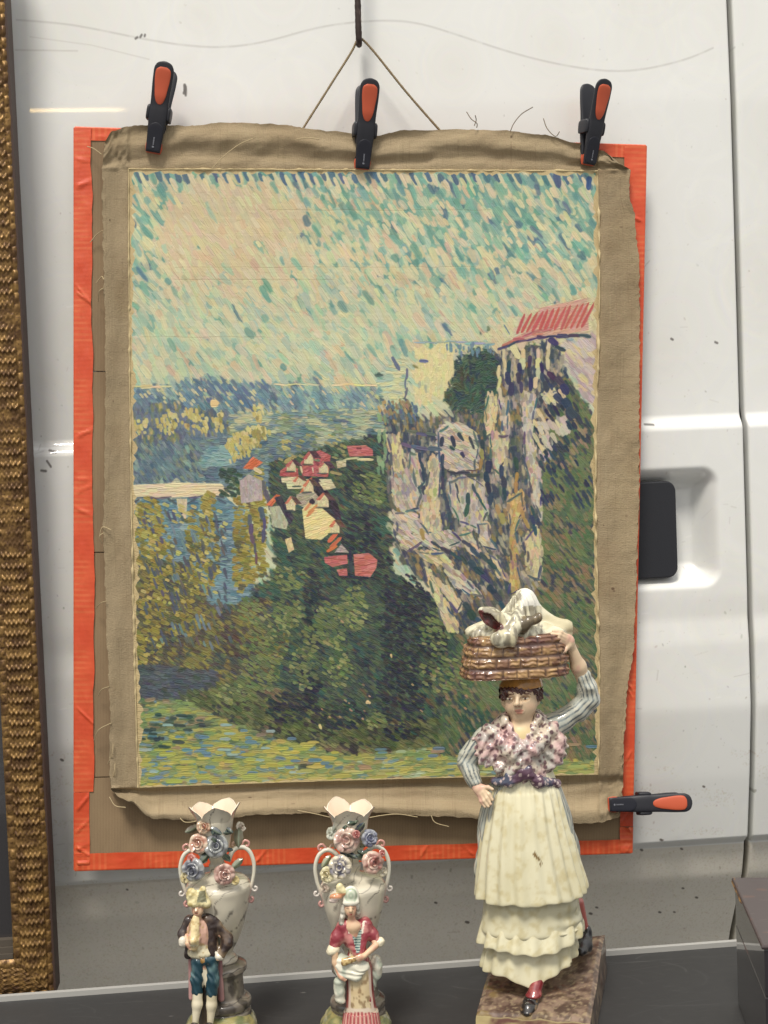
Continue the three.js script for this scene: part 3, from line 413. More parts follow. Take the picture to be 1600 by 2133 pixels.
  // small gabled houses stepping down the slope: pale gable wall, lit roof, dark roof, eaves line
  for (const [x, y, w, h, roof] of [[598, 968, 22, 18, [180, 104, 98]], [634, 952, 24, 20, [176, 98, 96]], [612, 1000, 20, 16, [194, 120, 92]], [664, 972, 24, 18, [182, 108, 102]], [632, 1010, 24, 20, [196, 122, 94]], [596, 1046, 22, 22, [190, 120, 96]], [662, 1040, 26, 22, [188, 116, 96]], [686, 1096, 24, 20, [198, 118, 86]]]) {
    fill([[x, y], [x + w * 0.42, y - h * 0.62], [x + w * 0.84, y], [x + w * 0.84, y + h * 0.7], [x, y + h * 0.7]], [212, 200, 158], 84, 9, 5, 0.08, 16);
    fill([[x - 3, y + 1], [x + w * 0.42, y - h * 0.66], [x + w * 0.62, y - h * 0.6], [x + w * 0.16, y + 3]], roof, -48, 10, 5, 0.08, 16);
    fill([[x + w * 0.42, y - h * 0.66], [x + w * 0.95, y - h * 0.6], [x + w * 1.5, y + h * 0.1], [x + w * 0.9, y + h * 0.08]], roof.map((v, i) => v * [0.5, 0.62, 0.75][i]), 46, 10, 5, 0.08, 14);
    T([[x + w * 0.3, y + h * 0.74, w, 2.6, 0]], [66, 74, 70]);
  }
  T([[728, 1170, 44, 9, 88]], [60, 64, 78]);
  // cliff: pale ribs between dark clefts
  const NAVY = [58, 70, 84], MAUVE = [198, 188, 170], BUFF = [210, 196, 152];
  const facet = (poly, col, ang) => { // a rock face: overlapping touches inside a loose outline, dark line on part of its rim
    let x0 = 1e9, x1 = -1e9, y0 = 1e9, y1 = -1e9; for (const [x, y] of poly) { x0 = Math.min(x0, x); x1 = Math.max(x1, x); y0 = Math.min(y0, y); y1 = Math.max(y1, y); }
    const inside = (x, y) => { let s = false; for (let i = 0, j = poly.length - 1; i < poly.length; j = i++) { const [a, q] = poly[i], [d, e] = poly[j]; if (q > y !== e > y && x < (d - a) * (y - q) / (e - q) + a) s = !s; } return s; };
    for (let i = 0, n = (x1 - x0) * (y1 - y0) * 0.06; i < n; i++) { const x = lerp(x0, x1, R()), y = lerp(y0, y1, R()); if (!inside(x, y)) continue; const k = R(), o = k < 0.2 ? mix3(col, [132, 124, 126], 0.6) : k < 0.36 ? mix3(col, [214, 194, 140], 0.7) : k < 0.44 ? mix3(col, [150, 128, 92], 0.6) : col; touch(x, y, 12 + R() * 14, 5 + R() * 4, ang * deg + (R() - 0.5) * 0.6, o.map((v) => v + (R() - 0.5) * 22), 0.85, (R() - 0.5) * 6); }
    poly.forEach((p, i) => { const q = poly[(i + 1) % poly.length], dx = q[0] - p[0], dy = q[1] - p[1], L = Math.hypot(dx, dy), n = Math.max(1, Math.round(L / 26)); for (let k = 0; k < n; k++) if (R() < 0.62) touch(lerp(p[0], q[0], (k + 0.5) / n) + (R() - 0.5) * 5, lerp(p[1], q[1], (k + 0.5) / n) + (R() - 0.5) * 5, L / n * 1.05, 3 + R() * 3.5, Math.atan2(dy, dx) + (R() - 0.5) * 0.35, NAVY.map((v) => v + R() * 34), 0.78, (R() - 0.5) * 8); });
  };
  const LILAC = [186, 177, 164], BONE = [204, 192, 158];
  facet([[807, 914], [832, 911], [847, 980], [822, 999]], BUFF, 80); facet([[813, 999], [854, 980], [879, 1030], [872, 1061], [847, 1070], [822, 1049]], LILAC, 70); facet([[854, 946], [869, 949], [885, 1005], [869, 1017], [857, 980]], MAUVE, 80);
  facet([[897, 955], [916, 955], [919, 980], [913, 1067], [922, 1124], [891, 1111], [876, 1080], [891, 1017]], BONE, 92); facet([[822, 1070], [863, 1067], [894, 1117], [944, 1111], [960, 1133], [916, 1152], [879, 1133], [844, 1149], [826, 1111]], MAUVE, 40); facet([[869, 1152], [922, 1155], [944, 1183], [916, 1180], [891, 1174]], BUFF, 36);
  facet([[916, 899], [935, 886], [960, 885], [988, 899], [997, 936], [993, 980], [947, 986], [922, 967], [915, 930]], MAUVE, 30); facet([[935, 1005], [976, 996], [1010, 1017], [1019, 1070], [997, 1108], [960, 1089], [941, 1061]], LILAC, 84);
  facet([[882, 1186], [897, 1192], [954, 1311], [935, 1324], [910, 1267]], BUFF, 66); facet([[926, 1183], [960, 1196], [1004, 1246], [979, 1242], [941, 1221]], MAUVE, 48); facet([[900, 1205], [930, 1225], [960, 1260], [950, 1280]], BONE, 60);
  facet([[1013, 858], [1019, 827], [1035, 827], [1038, 855], [1029, 905], [1016, 911]], BUFF, 92); facet([[1041, 833], [1060, 836], [1063, 899], [1051, 902]], MAUVE, 88); facet([[1022, 911], [1063, 908], [1060, 942], [1044, 992], [1032, 983]], BONE, 88); facet([[1088, 821], [1116, 830], [1113, 911], [1129, 980], [1132, 1086], [1119, 1061], [1097, 955]], MAUVE, 84);
  facet([[1122, 905], [1151, 911], [1151, 955], [1132, 964]], LILAC, 80); facet([[1164, 876], [1186, 876], [1192, 894], [1176, 904], [1162, 896]], MAUVE, 60); facet([[1136, 824], [1166, 812], [1172, 826], [1146, 838]], BUFF, 20); facet([[997, 1096], [1019, 1096], [1022, 1124], [1035, 1149], [1007, 1139]], MAUVE, 60); facet([[1016, 1161], [1035, 1171], [1057, 1208], [1041, 1208]], BUFF, 60);
  facet([[1060, 1046], [1091, 1030], [1097, 1061], [1076, 1111], [1085, 1233], [1063, 1242], [1069, 1124]], [184, 158, 104], 88); facet([[1097, 1130], [1122, 1102], [1132, 1155], [1126, 1217], [1101, 1202]], BUFF, 86); facet([[960, 1120], [985, 1112], [1000, 1150], [980, 1160]], BONE, 50);
  T([[922, 922, 22, 8, 96], [946, 922, 26, 9, 74], [962, 912, 22, 7, 56], [966, 950, 14, 7, 60], [944, 936, 14, 6, 40], [968, 988, 66, 6, 6], [985, 925, 30, 5, 70], [974, 1055, 46, 8, 96], [1000, 1040, 60, 5, 66], [955, 1030, 40, 4, 80], [925, 985, 70, 8, 88], [1020, 1010, 90, 12, 86], [1050, 1010, 70, 10, 84], [1078, 970, 70, 10, 80], [1010, 930, 60, 8, 88], [880, 975, 60, 6, 84], [990, 1190, 80, 12, 48], [1040, 1260, 80, 12, 56], [985, 1285, 60, 12, 60], [930, 1150, 70, 7, 34], [1000, 1160, 90, 8, 42], [1115, 1090, 60, 7, 80]], NAVY);
  T([[1005, 960, 40, 9, 86], [880, 1115, 26, 9, 80], [1080, 1010, 40, 8, 100], [1046, 1075, 40, 9, 74], [1098, 1085, 40, 7, 70]], [164, 138, 84]);
  T([[880, 905, 60, 9, 10], [860, 930, 44, 8, 12], [895, 935, 50, 8, 0]], [98, 100, 108]);
  scatter(130, 1120, 1238, 770, 1060, [[NAVY, 3], [[46, 54, 76], 1], [[150, 132, 104], 0.7]], 58, 22, 7, (x, y) => x - 1112 > (y - 880) * 0.1 && x - 1160 < (y - 740) * 0.5);
  for (const [x, y, rx, ry] of [[1156, 830, 22, 14], [1140, 920, 22, 30], [1170, 895, 20, 20], [1130, 880, 14, 20]]) scatter(16, x - rx, x + rx, y - ry, y + ry, [[MAUVE, 2], [BUFF, 1]], 60, 20, 9, blob(x, y, rx, ry));
  // ruin on the rock: wall, tower, tree line, red roof
  T([[1050, 760, 60, 8, 86], [1092, 740, 60, 12, 88], [1120, 770, 80, 10, 90], [1075, 735, 34, 14, 60], [1140, 740, 60, 8, 94], [1042, 800, 70, 8, 90]], [218, 204, 164]);
  T([[1062, 790, 70, 12, 88], [1084, 790, 60, 10, 86], [1105, 780, 70, 8, 88], [1132, 790, 60, 10, 80], [1160, 722, 40, 12, 30], [1165, 800, 60, 16, 50], [1180, 850, 60, 18, 46]], [62, 66, 90]);
  fill([[1046, 722], [1096, 690], [1124, 642], [1222, 622], [1226, 690], [1140, 704]], [204, 162, 142], -20, 26, 8, 0.03, 14);
  for (let i = 0; i < 13; i++) { const x = 1085 + i * 11.6, y = 684 - i * 1.6; touch(x, y - 8, 46 + i * 1.4, 7.5, (-62 - R() * 8) * deg, [188, 92, 92]); }
  T([[1065, 712, 40, 7, -26], [1100, 702, 60, 6, -12], [1120, 692, 60, 6, -14]], [184, 110, 104]);
  T([[1060, 722, 44, 4, -22], [1110, 708, 70, 5, -10], [1150, 702, 60, 6, -4], [1196, 700, 66, 7, 2]], [64, 66, 96]); T([[1056, 688, 26, 3, 62], [826, 758, 34, 8, 58], [884, 753, 20, 8, 6], [848, 800, 60, 6, 94]], [104, 116, 142]);
  T([[930, 714, 130, 3, 0], [1000, 716, 60, 5, 4]], [136, 158, 164]); scatter(26, 930, 1040, 716, 740, [[[112, 140, 152], 1]], 84, 12, 5);
  scatter(60, 790, 870, 838, 880, [[[116, 128, 126], 1], [[150, 130, 100], 1], [[90, 108, 128], 1], [[186, 164, 110], 1]], 70, 14, 6);
  scatter(30, 788, 806, 870, 985, [[[122, 150, 116], 2], [[150, 170, 130], 1]], 80, 14, 7);
  // foreground touches
  scatter(46, 285, 620, 1500, 1630, [[[104, 136, 158], 2], [[150, 176, 170], 1]], 2, 24, 7.5); scatter(60, 285, 700, 1540, 1632, [[[188, 176, 92], 2], [[170, 168, 86], 2]], 1, 30, 8); scatter(18, 285, 420, 1470, 1560, [[[58, 74, 72], 1]], 6, 22, 8);
  scatter(26, 640, 1240, 1560, 1615, [[[98, 130, 146], 2], [[170, 140, 112], 2]], 0, 24, 8); scatter(60, 620, 1250, 1602, 1632, [[[190, 182, 112], 1], [[172, 172, 100], 1]], -1, 34, 7);
  soften(0.25, 4);
  // old fold creases and a few cracks
  for (const [y, x0, x1] of [[556, 370, 1000], [582, 370, 700], [437, 560, 1030], [700, 300, 560]]) { c.strokeStyle = 'rgba(132,112,78,0.22)'; c.lineWidth = 1.2; c.beginPath(); for (let x = x0; x < x1; x += 8) c.lineTo(x, y + 2 * noise(x / 30, y)); c.stroke(); b.strokeStyle = 'rgba(40,40,40,0.4)'; b.lineWidth = 1.6; b.beginPath(); for (let x = x0; x < x1; x += 8) b.lineTo(x, y + 2 * noise(x / 30, y)); b.stroke(); }
  // canvas grain showing through
  for (let y = PY0; y < PY0 + PH; y += 2.4) { c.strokeStyle = `rgba(${R() < 0.5 ? '255,240,205' : '60,50,30'},${0.02 + 0.028 * R()})`; c.lineWidth = 1; c.beginPath(); c.moveTo(PX0, y); c.lineTo(PX0 + PW, y + R() * 3); c.stroke(); }
  // bare ground and raw edge round the paint
  c.fillStyle = 'rgb(196,176,132)';
  const edge = (a, q, w) => { c.beginPath(); c.moveTo(...a); const n = 160; for (let i = 0; i <= n; i++) { const t = i / n, x = lerp(a[0], q[0], t), y = lerp(a[1], q[1], t), k = w * (0.5 + 1.4 * Math.pow(noise(t * 130, w, a[0] + a[1]), 2)); const dx = q[1] - a[1], dy = a[0] - q[0], l = Math.hypot(dx, dy); c.lineTo(x - dx / l * k, y - dy / l * k); } c.lineTo(...q); c.fill(); };
  edge([PX0, PY0 + PH], [PX0, PY0], 9); edge([PX0, PY0], [PX0 + PW, PY0], 7); edge([PX0 + PW, PY0], [PX0 + PW, PY0 + PH], 8); edge([PX0 + PW, PY0 + PH], [PX0, PY0 + PH], 3);
  const tex = (q, s) => { const t = new THREE.CanvasTexture(q); if (s) t.colorSpace = THREE.SRGBColorSpace; t.magFilter = THREE.LinearFilter; t.anisotropy = 8; return t; };
  return [tex(cc, true), tex(bc, false)];
}

// ───────────────────────── cardboard backing with orange tape
const ZB = 0.0345;                                                      // front face of the cardboard
const BTL = at(156, 266, ZB), BTR = at(1345, 304, ZB), BBR = at(1315, 1775, ZB), BBL = at(156, 1812, ZB);
const onBoard = (u, v, z = ZB) => { const a = BTL.clone().lerp(BTR, u), b = BBL.clone().lerp(BBR, u); const p = a.lerp(b, v); p.z = z; return p; };
{
  const t = thing('backing_board', 'brown cardboard backing board edged with orange tape behind the canvas', 'board', V(0, 0, 0));
  const map = dataTex(512, 512, (i, j) => { const k = fbm(i / 40, j / 90, 3, 4), f = 0.5 + 0.5 * Math.sin(i * 0.61), n = hash3(i, j, 1) - 0.5; return [142 + 26 * (k - 0.5) + 5 * f + 10 * n, 120 + 24 * (k - 0.5) + 5 * f + 9 * n, 92 + 18 * (k - 0.5) + 4 * f + 8 * n]; }, { srgb: true }); map.repeat.set(4, 4);
  const mat = new THREE.MeshStandardMaterial({ map, roughness: 0.9 });
  const cuts = [0, 0.322, 0.5655, 0.873, 1].map((v) => v);
  for (let k = 0; k < 4; k++) {
    const v0 = cuts[k] + (k ? 0.0008 : 0), v1 = cuts[k + 1] - (k < 3 ? 0.0008 : 0), dz = [0, 0.0004, -0.0003, 0.0003][k];
    const f = gridGeo(1, 1, (u, v) => onBoard(u, lerp(v0, v1, v), ZB + dz), (u, v) => [u, lerp(v0, v1, v)], null, true), bk = gridGeo(1, 1, (u, v) => onBoard(u, lerp(v0, v1, v), ZB - 0.004), (u, v) => [u, v], null);
    const side = (a, q) => gridGeo(1, 1, (u, v) => { const p = onBoard(lerp(a[0], q[0], u), lerp(a[1], q[1], u)); p.z = lerp(ZB - 0.004, ZB + dz, v); return p; }, (u, v) => [u, v * 0.01], null);
    part('cardboard_sheet', mergeGeometries([f, bk, side([0, v1], [1, v1]), side([1, v0], [0, v0]), side([0, v0], [0, v1]), side([1, v1], [1, v0])]), mat, t);
  }
  // tape: woven scrim, pulled into wrinkles, folded round the edge
  const bump = dataTex(256, 256, (i, j) => 128 + 80 * Math.sin(j * 2 * Math.PI / 16) * (0.4 + 0.6 * noise(i / 30, j / 50, 2)) + 24 * Math.sin(i * 2 * Math.PI / 10) + 20 * (hash3(i, j, 6) - 0.5)); bump.repeat.set(40, 40);
  const tmap = dataTex(256, 256, (i, j) => { const k = fbm(i / 34, j / 34, 4, 4) - 0.5, s = Math.sin(j * 2 * Math.PI / 16) > 0.2 ? 1 : 0; const w = s * smooth(0.45, 0.7, fbm(i / 60, j / 120, 8, 3)); return [222 + 22 * k + 4 * w, 86 + 34 * k + 16 * w, 47 + 24 * k + 12 * w]; }, { srgb: true }); tmap.repeat.set(9, 9);
  const tm = new THREE.MeshPhysicalMaterial({ map: tmap, roughness: 0.42, bumpMap: bump, bumpScale: 0.00028, clearcoat: 0.25, clearcoatRoughness: 0.35 });
  // along: from/to in board uv; across: inward width in px units of the photo; edges: which side it wraps
  const strip = (a, q, w0, w1, lift, seed, wob = 3) => {
    const A = onBoard(...a), B = onBoard(...q), d = B.clone().sub(A), L = d.length(); d.normalize(); const inn = V(d.y, -d.x, 0), n = Math.round(L / 0.0022), px = pxSize(ZB);
    const g = gridGeo(n, 22, (u, v) => {
      const s = u * L, w = (lerp(w0, w1, u) + wob * (fbm(s * 26, seed, 1, 3) - 0.5) * 2) * px;
      // v < 0.2 wraps round the edge
      const wv = v < 0.16 ? 0 : (v - 0.16) / 0.84, p = A.clone().addScaledVector(d, s).addScaledVector(inn, wv * w - 0.0016 * (1 - smooth(0, 0.14, wv)));
      let r = 0; for (let k = 0; k < 9; k++) { const c = hash3(k, seed, 3) * L, sl = (hash3(k, seed, 4) - 0.5) * 3.2, x = (s - c - sl * wv * w) / (0.0013 + 0.0014 * hash3(k, seed, 5)); if (Math.abs(x) < 3) r += Math.exp(-x * x) * (0.0007 + 0.0013 * hash3(k, seed, 6)) * smooth(0.02, 0.3, wv) * (1 - 0.7 * smooth(hash3(k, seed, 7), 1.05, wv)); }
      r += 0.0011 * Math.pow(fbm(s * 60, wv * 3 + seed, 2, 3), 2);
      p.z = ZB + lift + (v < 0.16 ? -0.0058 * (1 - v / 0.16) : r); return p;
    }, (u, v) => [lerp(0, w0 * px, v), u * L], null, true);
    return part('orange_tape', g, tm, t);
  };
  strip([0, 0], [1, 0], 26, 26, 0.0006, 3);                                 // top
  strip([0, 0.892], [0, 0], 40, 33, 0.0012, 5, 4);                          // left, upper length
  strip([0, 1], [0, 0.8925], 30, 30, 0.0009, 7, 1.5);                       // left, lower length
  strip([1, 1], [0, 1], 29, 34, 0.0016, 9, 1.5);                            // bottom
  strip([1, 0], [1, 0.962], 46, 27, 0.0013, 11, 2.5);                       // right, upper length
  strip([1, 0.9625], [1, 1], 27, 26, 0.0021, 13, 1);                        // right, corner piece
}

// ───────────────────────── unframed painting: linen sheet with painted middle
const LX = { tl: [268, 352], tr: [1245, 356], br: [1245, 1614], bl: [288, 1641] };
const tab = (pts) => (x) => { let i = 0; while (i < pts.length - 2 && x > pts[i + 1][0]) i++; const [a, p] = pts[i], [b, q] = pts[i + 1]; return lerp(p, q, smooth(0, 1, clamp((x - a) / (b - a)))); };
const topY = tab([[205, 296], [235, 268], [300, 260], [400, 262], [470, 255], [560, 258], [700, 274], [770, 285], [850, 271], [950, 270], [1050, 272], [1130, 281], [1200, 297], [1250, 312], [1330, 330]]);
const botY = tab([[225, 1668], [270, 1672], [320, 1706], [420, 1709], [560, 1696], [740, 1690], [900, 1700], [1100, 1712], [1200, 1716], [1300, 1710]]);
const lefX = tab([[250, 214], [400, 213], [500, 215], [700, 219], [900, 219], [1100, 215], [1180, 218], [1300, 222], [1400, 226], [1500, 230], [1600, 228], [1680, 237]]);
const rigX = tab([[280, 1322], [400, 1310], [460, 1324], [560, 1332], [700, 1333], [800, 1332], [1000, 1331], [1200, 1326], [1330, 1321], [1450, 1306], [1600, 1297], [1700, 1300]]);
{
  const t = thing('painting', 'unframed landscape painting on frayed linen, cliff, village and pale sky in short strokes', 'painting', V(0, 0, 0));
  const [pmap, pbump] = paintPicture();
  const MG = 0.1;                                                        // margin in sheet units
  const px = (s, tt) => {                                                 // sheet coordinates -> photo pixels
    const cs = clamp(s), ct = clamp(tt);
    const ex = lerp(lerp(LX.tl[0], LX.tr[0], cs), lerp(LX.bl[0], LX.br[0], cs), ct), ey = lerp(lerp(LX.tl[1], LX.bl[1], ct), lerp(LX.tr[1], LX.br[1], ct), cs);
    let x = ex + (cs > 0 && cs < 1 ? 0 : 0), y = ey + 5 * Math.sin(cs * 3.1) * (ct > 0.9 ? -0.6 * smooth(0.9, 1, ct) : 0);
    x += (cs < 0.5 ? 1 - cs * 2 : 0) * (-5 * Math.sin(ct * 3.1)) + (cs > 0.5 ? cs * 2 - 1 : 0) * (4 * Math.sin(ct * 9));
    let p = s < 0 ? -s / MG : s > 1 ? (s - 1) / MG : 0, q = tt < 0 ? -tt / MG : tt > 1 ? (tt - 1) / MG : 0;
    const k = p > 0 && q > 0 ? (s > 0.5 && tt < 0.5 ? 1.5 : tt > 0.5 && s < 0.5 ? 1.05 : tt > 0.5 ? 0.4 : 0.5) : 0;
    const P = p * Math.sqrt(Math.max(0, 1 - k * q * q / 2)), Q = q * Math.sqrt(Math.max(0, 1 - k * p * p / 2));
    if (p) x = lerp(x, s < 0 ? lefX(y) : rigX(y), P); if (q) y = lerp(y, tt < 0 ? topY(x) : botY(x), Q);
    if (p) x += (fbm(y / 7, s < 0 ? 1 : 9, 2, 3) - 0.5) * 7 * smooth(0.8, 1, p); if (q) y += (fbm(x / 8, tt < 0 ? 3 : 5, 4, 3) - 0.5) * 5 * smooth(0.8, 1, q);
    return [x, y, p, q];
  };
  const zOf = (s, tt, p, q) => {
    let z = 0.0445 + 0.0028 * (fbm(s * 3.2, tt * 4.2, 3, 3) - 0.5) * 2 + 0.0007 * Math.sin(tt * 44 + 2 * noise(s * 4, 2)) * noise(s * 5, tt * 6, 8);
    if (p && s > 1) z += 0.004 * p + 0.0032 * Math.sin(p * 4.6 + 3 * fbm(tt * 7, 4)) * (0.5 + fbm(tt * 11, 3)) + 0.0024 * (fbm(p * 4, tt * 40, 6, 3) - 0.5);
    if (p && s < 0) z += 0.0028 * p + 0.003 * (fbm(p * 2, tt * 24, 3, 3) - 0.5) + 0.0016 * Math.sin(p * 5 + 4 * noise(tt * 8, 3));
    if (q && tt < 0) z += 0.003 * q + 0.0044 * (fbm(s * 9, q * 4, 2, 3) - 0.5) + 0.0016 * (fbm(s * 34 - q * 3, q * 3, 5, 2) - 0.5) + 0.0026 * Math.sin(q * 9 + 5 * fbm(s * 7, 1)) * smooth(0, 0.3, q);
    if (q && tt > 1) z += -0.007 * smooth(0, 0.16, q) + 0.021 * smooth(0.2, 1, q) * (0.75 + 0.5 * fbm(s * 5, 2)) + 0.004 * (fbm(s * 12, q * 5, 6, 3) - 0.5) + 0.0014 * Math.sin(q * 13 + 6 * fbm(s * 6, 3));
    if (p && q) z += 0.004 * (fbm(s * 60, tt * 60, 2, 2) - 0.5);
    return z;
  };
  const P3 = (s, tt, dz = 0) => { const [x, y, p, q] = px(s, tt); return at(x, y, zOf(s, tt, p, q) + dz); };
  const W = 1024, H = 1280, R = rngOf(31);
  const lmap = canvasTex(W, H, (c) => {
    c.fillStyle = 'rgb(166,148,118)'; c.fillRect(0, 0, W, H);
    for (let i = 0; i < 500; i++) { const x = R() * W, y = R() * H, r = 8 + R() * 70, g = c.createRadialGradient(x, y, 0, x, y, r), k = R() < 0.5 ? '112,90,62' : '166,148,112'; g.addColorStop(0, `rgba(${k},0.14)`); g.addColorStop(1, `rgba(${k},0)`); c.fillStyle = g; c.fillRect(x - r, y - r, 2 * r, 2 * r); }
    for (let i = 0; i < 5200; i++) { const v = R() < 0.5, x = R() * W, y = R() * H, l = 12 + R() * 90; c.fillStyle = R() < 0.5 ? `rgba(196,180,142,${0.06 + 0.14 * R()})` : `rgba(92,76,52,${0.05 + 0.13 * R()})`; v ? c.fillRect(x, y, l, 0.8 + R() * 0.8) : c.fillRect(x, y, 0.8 + R() * 0.8, l); }
    for (let i = 0; i < 70; i++) { c.fillStyle = `rgba(70,50,36,${0.2 + 0.4 * R()})`; c.beginPath(); c.ellipse(R() * W, R() * H, 1 + R() * 3, 1 + R() * 2, 0, 0, 7); c.fill(); }
  });
  const lb = dataTex(256, 256, (i, j) => 128 + 50 * Math.sin(i * Math.PI / 3.2) * Math.sin(j * Math.PI / 3.2) + 60 * (noise(i / 2, j / 11, 1) - 0.5) + 60 * (noise(i / 11, j / 2, 2) - 0.5)); lb.repeat.set(9, 11);
  const lm = new THREE.MeshStandardMaterial({ map: lmap, roughness: 0.95, bumpMap: lb, bumpScale: 0.0011 });
  const band = (s0, s1, t0, t1, nu, nv) => { const f = gridGeo(nu, nv, (u, v) => P3(lerp(s0, s1, u), lerp(t0, t1, v)), (u, v) => [(lerp(s0, s1, u) + MG) / (1 + 2 * MG), 1 - (lerp(t0, t1, v) + MG) / (1 + 2 * MG)], null, true); return f; };
  // the linen: one cloth, its back a millimetre behind
  const cloth = gridGeo(260, 340, (u, v) => P3(lerp(-MG, 1 + MG, u), lerp(-MG, 1 + MG, v), -0.0006), (u, v) => [u, 1 - v], null, true);
  const back = gridGeo(60, 80, (u, v) => P3(lerp(-MG, 1 + MG, u), lerp(-MG, 1 + MG, v), -0.0018), (u, v) => [u, 1 - v], null);
  part('linen_margin', mergeGeometries([cloth, back]), lm, t);
  const e = 0.004;
  const paint = gridGeo(240, 320, (u, v) => P3(u, v, 0.0002), (u, v) => [u, 1 - v], null, true);
  part('painted_surface', paint, new THREE.MeshPhysicalMaterial({ map: pmap, bumpMap: pbump, bumpScale: 0.0008, roughness: 0.5, specularIntensity: 0.6 }), t);
  // a ragged ridge of ground and cut threads round the paint
  const ridge = (a, q, seed) => tube(Array.from({ length: 70 }, (_, i) => { const s = lerp(a[0], q[0], i / 69), tt = lerp(a[1], q[1], i / 69); const p = P3(s + 0.0012 * (hash3(i, seed, 1) - 0.5), tt + 0.001 * (hash3(i, seed, 2) - 0.5), 0.0004); return p; }), (u) => 0.0007 + 0.0014 * Math.pow(noise(u * 90, seed), 3), { seg: 420, n: 5 });
  part('raw_edge', mergeGeometries([ridge([0, 1], [0, 0], 1), ridge([0, 0], [1, 0], 2), ridge([1, 0], [1, 1], 3)]), new THREE.MeshStandardMaterial({ color: hex(C3(196, 178, 136)), roughness: 0.9 }), t);
  // loose threads at the cut edges
  const th = new THREE.MeshStandardMaterial({ color: hex(C3(190, 172, 134)), roughness: 0.9 }), dk = new THREE.MeshStandardMaterial({ color: hex(C3(120, 108, 92)), roughness: 0.9 });
  const thread = (pts, r = 0.00055, m = th) => part('loose_thread', tube(pts.map(([x, y, z]) => at(x, y, z ?? 0.05)), r, { seg: 24, n: 5 }), m, t);
  for (const l of [[[972, 233, 0.04], [982, 248, 0.044], [994, 258, 0.046], [993, 266, 0.046]], [[1110, 223, 0.045], [1086, 238, 0.046], [1070, 258, 0.047], [1063, 274, 0.047]], [[1132, 247, 0.042], [1140, 268, 0.046], [1158, 284, 0.05], [1166, 274, 0.052]], [[988, 262], [992, 250], [990, 240, 0.052]]]) thread(l, 0.0006, dk);
  for (const l of [[[182, 305, 0.042], [196, 310, 0.048], [212, 322, 0.05]], [[200, 590, 0.04], [212, 576, 0.044], [216, 582, 0.05]], [[442, 350, 0.052], [470, 322, 0.054], [500, 300, 0.056], [528, 288, 0.056]], [[188, 505, 0.04], [200, 490, 0.042], [214, 480, 0.05]], [[205, 628, 0.04], [207, 606, 0.05], [216, 600, 0.05]], [[207, 1120, 0.045], [214, 1098, 0.048], [232, 1104, 0.05]], [[212, 1132, 0.045], [208, 1116, 0.05], [216, 1110, 0.05]], [[196, 1542, 0.042], [206, 1520, 0.05], [232, 1506, 0.05]], [[224, 1592, 0.042], [234, 1570, 0.05], [236, 1550, 0.05]], [[232, 1632, 0.04], [238, 1610, 0.05], [240, 1590, 0.05]], [[205, 1450, 0.042], [212, 1436, 0.048], [228, 1430, 0.05]], [[200, 1268, 0.042], [210, 1256, 0.05], [222, 1252, 0.05]], [[620, 1688, 0.062], [660, 1696, 0.064], [700, 1704, 0.06], [730, 1700, 0.062]], [[770, 1703, 0.06], [800, 1698, 0.062], [830, 1696, 0.064], [870, 1702, 0.06]], [[375, 1704, 0.064], [384, 1712, 0.066], [402, 1712, 0.064], [420, 1706, 0.066]], [[898, 1698, 0.062], [905, 1712, 0.064], [935, 1722, 0.062]], [[618, 290, 0.054], [640, 287, 0.055], [665, 290, 0.055]], [[228, 1660, 0.055], [240, 1678, 0.058], [262, 1682, 0.06]]]) thread(l);
}

// ───────────────────────── iron hook and the cord it carries
{
  const h = thing('iron_hook', 'rusty dark iron hook hanging at the top above the middle clamp', 'hook', at(746, 60, 0.03));
  const pts = [[741, -420, 0.03], [743, -200, 0.031], [744, -60, 0.031], [746, 30, 0.031], [747, 70, 0.031], [748, 88, 0.029], [748, 93, 0.0225], [748, 86, 0.0165], [748, 66, 0.0145]].map((p) => at(...p));
  const g = tube(pts, (u) => 0.0042 - 0.0007 * u + 0.0006 * noise(u * 90, 1), { seg: 120, n: 12, color: (u, p) => mix3(C3(58, 46, 42), C3(150, 130, 122), 0.8 * smooth(0.6, 0.75, fbm(p.x * 300, p.y * 120, p.z * 300, 3))) });
  part('hook_bar', g, new THREE.MeshStandardMaterial({ vertexColors: true, roughness: 0.6, metalness: 0.35 }), h);
  const roofArm = tube([pts[0].clone(), V(pts[0].x, 1.14, 0.02), V(pts[0].x, 1.21, -0.02), V(pts[0].x, 1.2, -0.12)], 0.0042, { seg: 30, n: 8 }); part('hook_arm', roofArm, new THREE.MeshStandardMaterial({ color: hex(C3(58, 46, 42)), roughness: 0.6, metalness: 0.35 }), h);
  const c = thing('hanging_cord', 'thin twine looped over the iron hook, its two ends going down behind the linen', 'cord', at(748, 84, 0.022));
  const cp = [[612, 300, 0.031], [635, 262, 0.0305], [690, 175, 0.028], [735, 103, 0.024], [744, 84, 0.0235], [749, 79, 0.0235], [757, 84, 0.0235], [775, 103, 0.024], [845, 190, 0.028], [914, 269, 0.0305], [935, 292, 0.031]].map((p) => at(...p));
  part('twine', tube(cp, (u) => 0.00135 + 0.0003 * Math.sin(u * 900) + 0.0003 * noise(u * 200, 3), { seg: 500, n: 6 }), new THREE.MeshStandardMaterial({ color: hex(C3(138, 122, 94)), roughness: 0.95 }), c);
}

